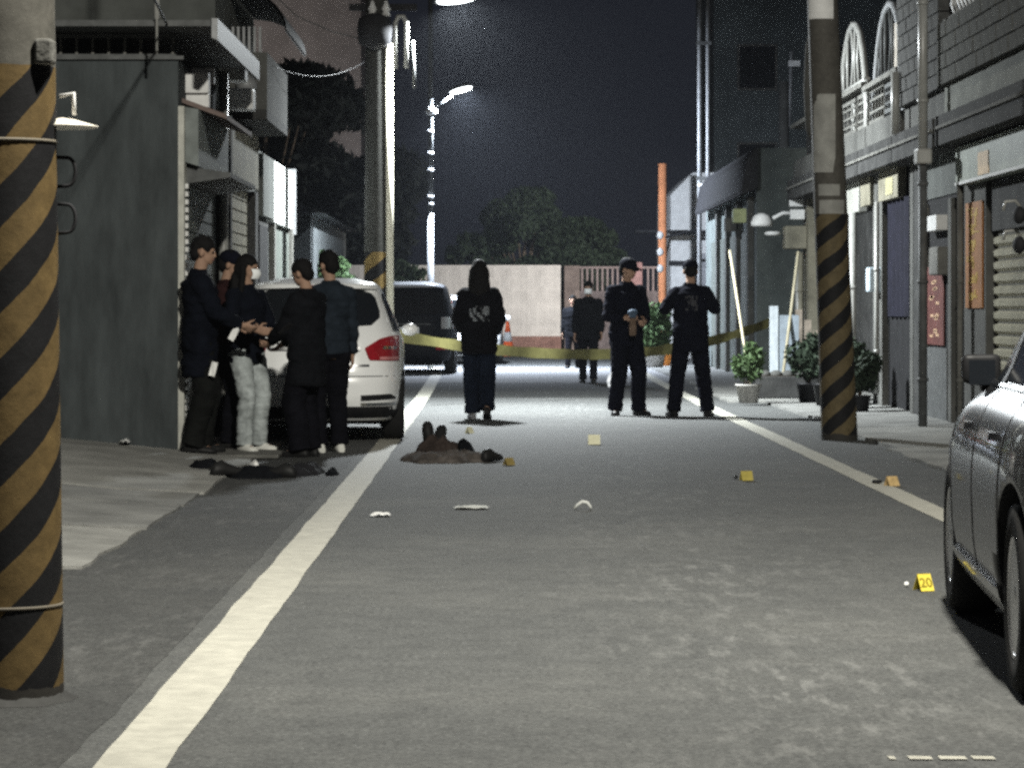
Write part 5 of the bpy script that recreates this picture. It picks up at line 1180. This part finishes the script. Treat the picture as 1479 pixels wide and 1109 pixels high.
o = MB().lathe([(0.028,0),(0.038,0.09),(0.04,0.092),(0.034,0.092),(0.026,0.01)], 16).build('paper_cup', PAPER); o.location = at(356, 676, 23.0); o.rotation_euler = (R(70), 0, R(70)); tag(o, 'white cup tipped over on the black holdall', 'cup')

# ------------------------------------------------------------------ cones, plants, odds and ends
def cone(label, x, y, k=1.0):
    t = thing('traffic_cone', label, 'traffic cone', (x, y, 0), 0, 'traffic cones'); OR = mat('cone_orange', (0.75,0.13,0.04), 0.5, 0, 0.1)
    MB().box(-0.19*k,0.19*k,-0.19*k,0.19*k,0,0.03*k).build('base', OR, t)
    MB().lathe([(0.14*k,0.03*k),(0.095*k,0.28*k)], 20).build('cone_body', OR, t); MB().lathe([(0.095*k,0.28*k),(0.062*k,0.46*k)], 20).build('white_band', WHITEP, t); MB().lathe([(0.062*k,0.46*k),(0.03*k,0.66*k),(0.02*k,0.67*k)], 20).build('cone_tip', OR, t)
cone('orange traffic cone to the right of the walking person', 0.33, 76.0, 1.35)
bk = thing('bucket', 'orange bucket on the verge between the officers', 'bucket', (3.55, 61.5, 0)); MB().lathe([(0.15,0),(0.2,0.36),(0.21,0.37),(0.19,0.37),(0.14,0.02)], 20).build('tub', mat('orange_plastic', (0.7,0.26,0.06), 0.5), bk); MB().tube([(-0.2,0,0.35),(-0.12,-0.12,0.22),(0.12,-0.12,0.22),(0.2,0,0.35)], 0.01, 6).build('handle', GALV, bk)
def pot_plant(label, x, y, pr_, ph_, clumps, n, size, m, potm, seed, stems=5):
    t = thing('potted_plant', label, 'plant', (x, y, 0.03)); MB().lathe([(pr_*0.75,0),(pr_,ph_*0.92),(pr_*1.08,ph_*0.93),(pr_*1.08,ph_),(pr_*0.9,ph_),(pr_*0.85,ph_-0.04)], 20).build('pot', potm, t)
    leaf_cloud(clumps, n, size, seed, m, 'foliage', t); rs = random.Random(seed); s_ = MB()
    for k in range(stems): c = clumps[k % len(clumps)]; s_.tube([(rs.uniform(-.3,.3)*pr_, rs.uniform(-.3,.3)*pr_, ph_-0.06), (c[0]*0.6, c[1]*0.6, (ph_+c[2])/2), c[:3]], [0.012,0.009,0.005], 6)
    s_.build('stem', BARK, t); return t
TERR = mat('grey_pot', (0.33,0.32,0.30), 0.8, 0, 0.3, 8)
pot_plant('leafy green plant in a pale pot beside the stone planter', 3.26, 37.4, 0.16, 0.24, [(0,0,0.42,.2,.2,.16),(0.08,0,0.6,.16,.16,.14),(-0.1,0,0.5,.14,.14,.12),(0.02,0,0.72,.1,.1,.1)], 900, 0.045, LEAFB, TERR, 31)
pot_plant('tall green bush standing between the two officers far behind', 3.3, 60.0, 0.22, 0.3, [(0,0,0.75,.38,.3,.4),(0.05,0,1.1,.3,.25,.25),(-0.05,0,0.5,.34,.3,.25)], 2600, 0.06, LEAFB, TERR, 32)
for i, (x, y, k) in enumerate(((4.15,36.4,1.0),(4.25,35.3,0.85),(4.05,37.6,0.9),(4.3,34.2,0.7))):
    pot_plant(['bushy dark plant in the doorway behind the dull striped pole','low dark plant right of the doorway bush','dark plant tucked against the doorway pipe','smallest dark plant beside the doorway pillar'][i], x, y, 0.17*k, 0.28*k, [(0,0,0.55*k,.28*k,.28*k,.22*k),(0.1,0,0.8*k,.22*k,.22*k,.2*k),(-0.12,0.1,0.7*k,.2*k,.2*k,.18*k)], 1300, 0.05, LEAF, BLACKP, 40+i)
pb = thing('planter', 'long low stone planter against the dark side wall', 'planter', (3.55, 39.2, 0.03))
MB().box(0,0.82,0,0.42,0,0.30).build('trough', DCONC, pb, bevel=0.015); MB().box(0.04,0.78,0.04,0.38,0.28,0.31).build('soil', SOIL, pb)
for i in range(5): MB().ell((0.1+0.16*i,0.2,0.32), (0.09,0.1,0.06)).build('stone', CONC, pb)
def stick(label, a, b, r_, m): return tag(MB().tube([a, b], r_, 8).build('bamboo_pole', m), label, 'pole')
BAM = mat('pale_bamboo', (0.42,0.38,0.27), 0.7, 0, 0.2, 10)
stick('pale bamboo pole leaning over the leafy potted plant', (3.33,37.6,0.06), at(1054, 362, 39), 0.018, BAM)
stick('pale bamboo pole leaning on the blue white board', (4.05,41.2,0.06), at(1153, 364, 42.0), 0.022, BAM)
brd = thing('board', 'pale blue white board propped behind the stone planter', 'board', (3.93, 41.6, 0.03))
MB().box(0,0.12,0,0.05,0,1.25).build('frame_post', mat('pale_blue_frame', (0.45,0.49,0.52), 0.5), brd); MB().box(0.14,0.42,0.02,0.05,0.06,1.12).build('sheet', mat('blue_grey_sheet', (0.26,0.30,0.34), 0.6, 0, 0.25, 4), brd)
for i in range(3):
    o = thing('plank', ['weathered plank leaning next to the blue white board','shorter weathered plank beside the blue white board','thin weathered plank by the end pillar'][i], 'plank', (4.42+0.13*i, 42.3, 0.03))
    MB().box(-0.05,0.05,0,0.03,0,1.2-0.15*i).build('timber', mat('weathered_wood', (0.26,0.22,0.18), 0.85, 0, 0.35, 9), o); MB().box(-0.05,0.05,-0.012,0,0.3,0.36).build('cleat', BARK, o)
wb = thing('white_bag', 'white plastic bag on the road beside the capped officer', 'bag', (1.78, 44.5, 0)); 
mb = MB(); mb.ell((0,0,0.13), (0.07,0.06,0.13)); mb.ell((0.02,0,0.27), (0.03,0.03,0.06)); remesh(mb, 'sack', mat('white_plastic', (0.8,0.8,0.82), 0.4), wb, 0.015, 1, 0.012, 18)

# ------------------------------------------------------------------ night haze
hz = MB().box(-420, 420, -130, 920, -1.1, 28.0).build('haze', None); tag(hz, kind='stuff')
hm = bpy.data.materials.new('night_haze'); hm.use_nodes = True; hn = hm.node_tree; hn.nodes.remove(hn.nodes['Principled BSDF'])
pv = hn.nodes.new('ShaderNodeVolumePrincipled'); pv.inputs['Color'].default_value = (0.85, 0.9, 1.0, 1); pv.inputs['Density'].default_value = 0.0002; pv.inputs['Anisotropy'].default_value = 0.3
hn.links.new(pv.outputs[0], hn.nodes['Material Output'].inputs['Volume']); hz.data.materials.append(hm)
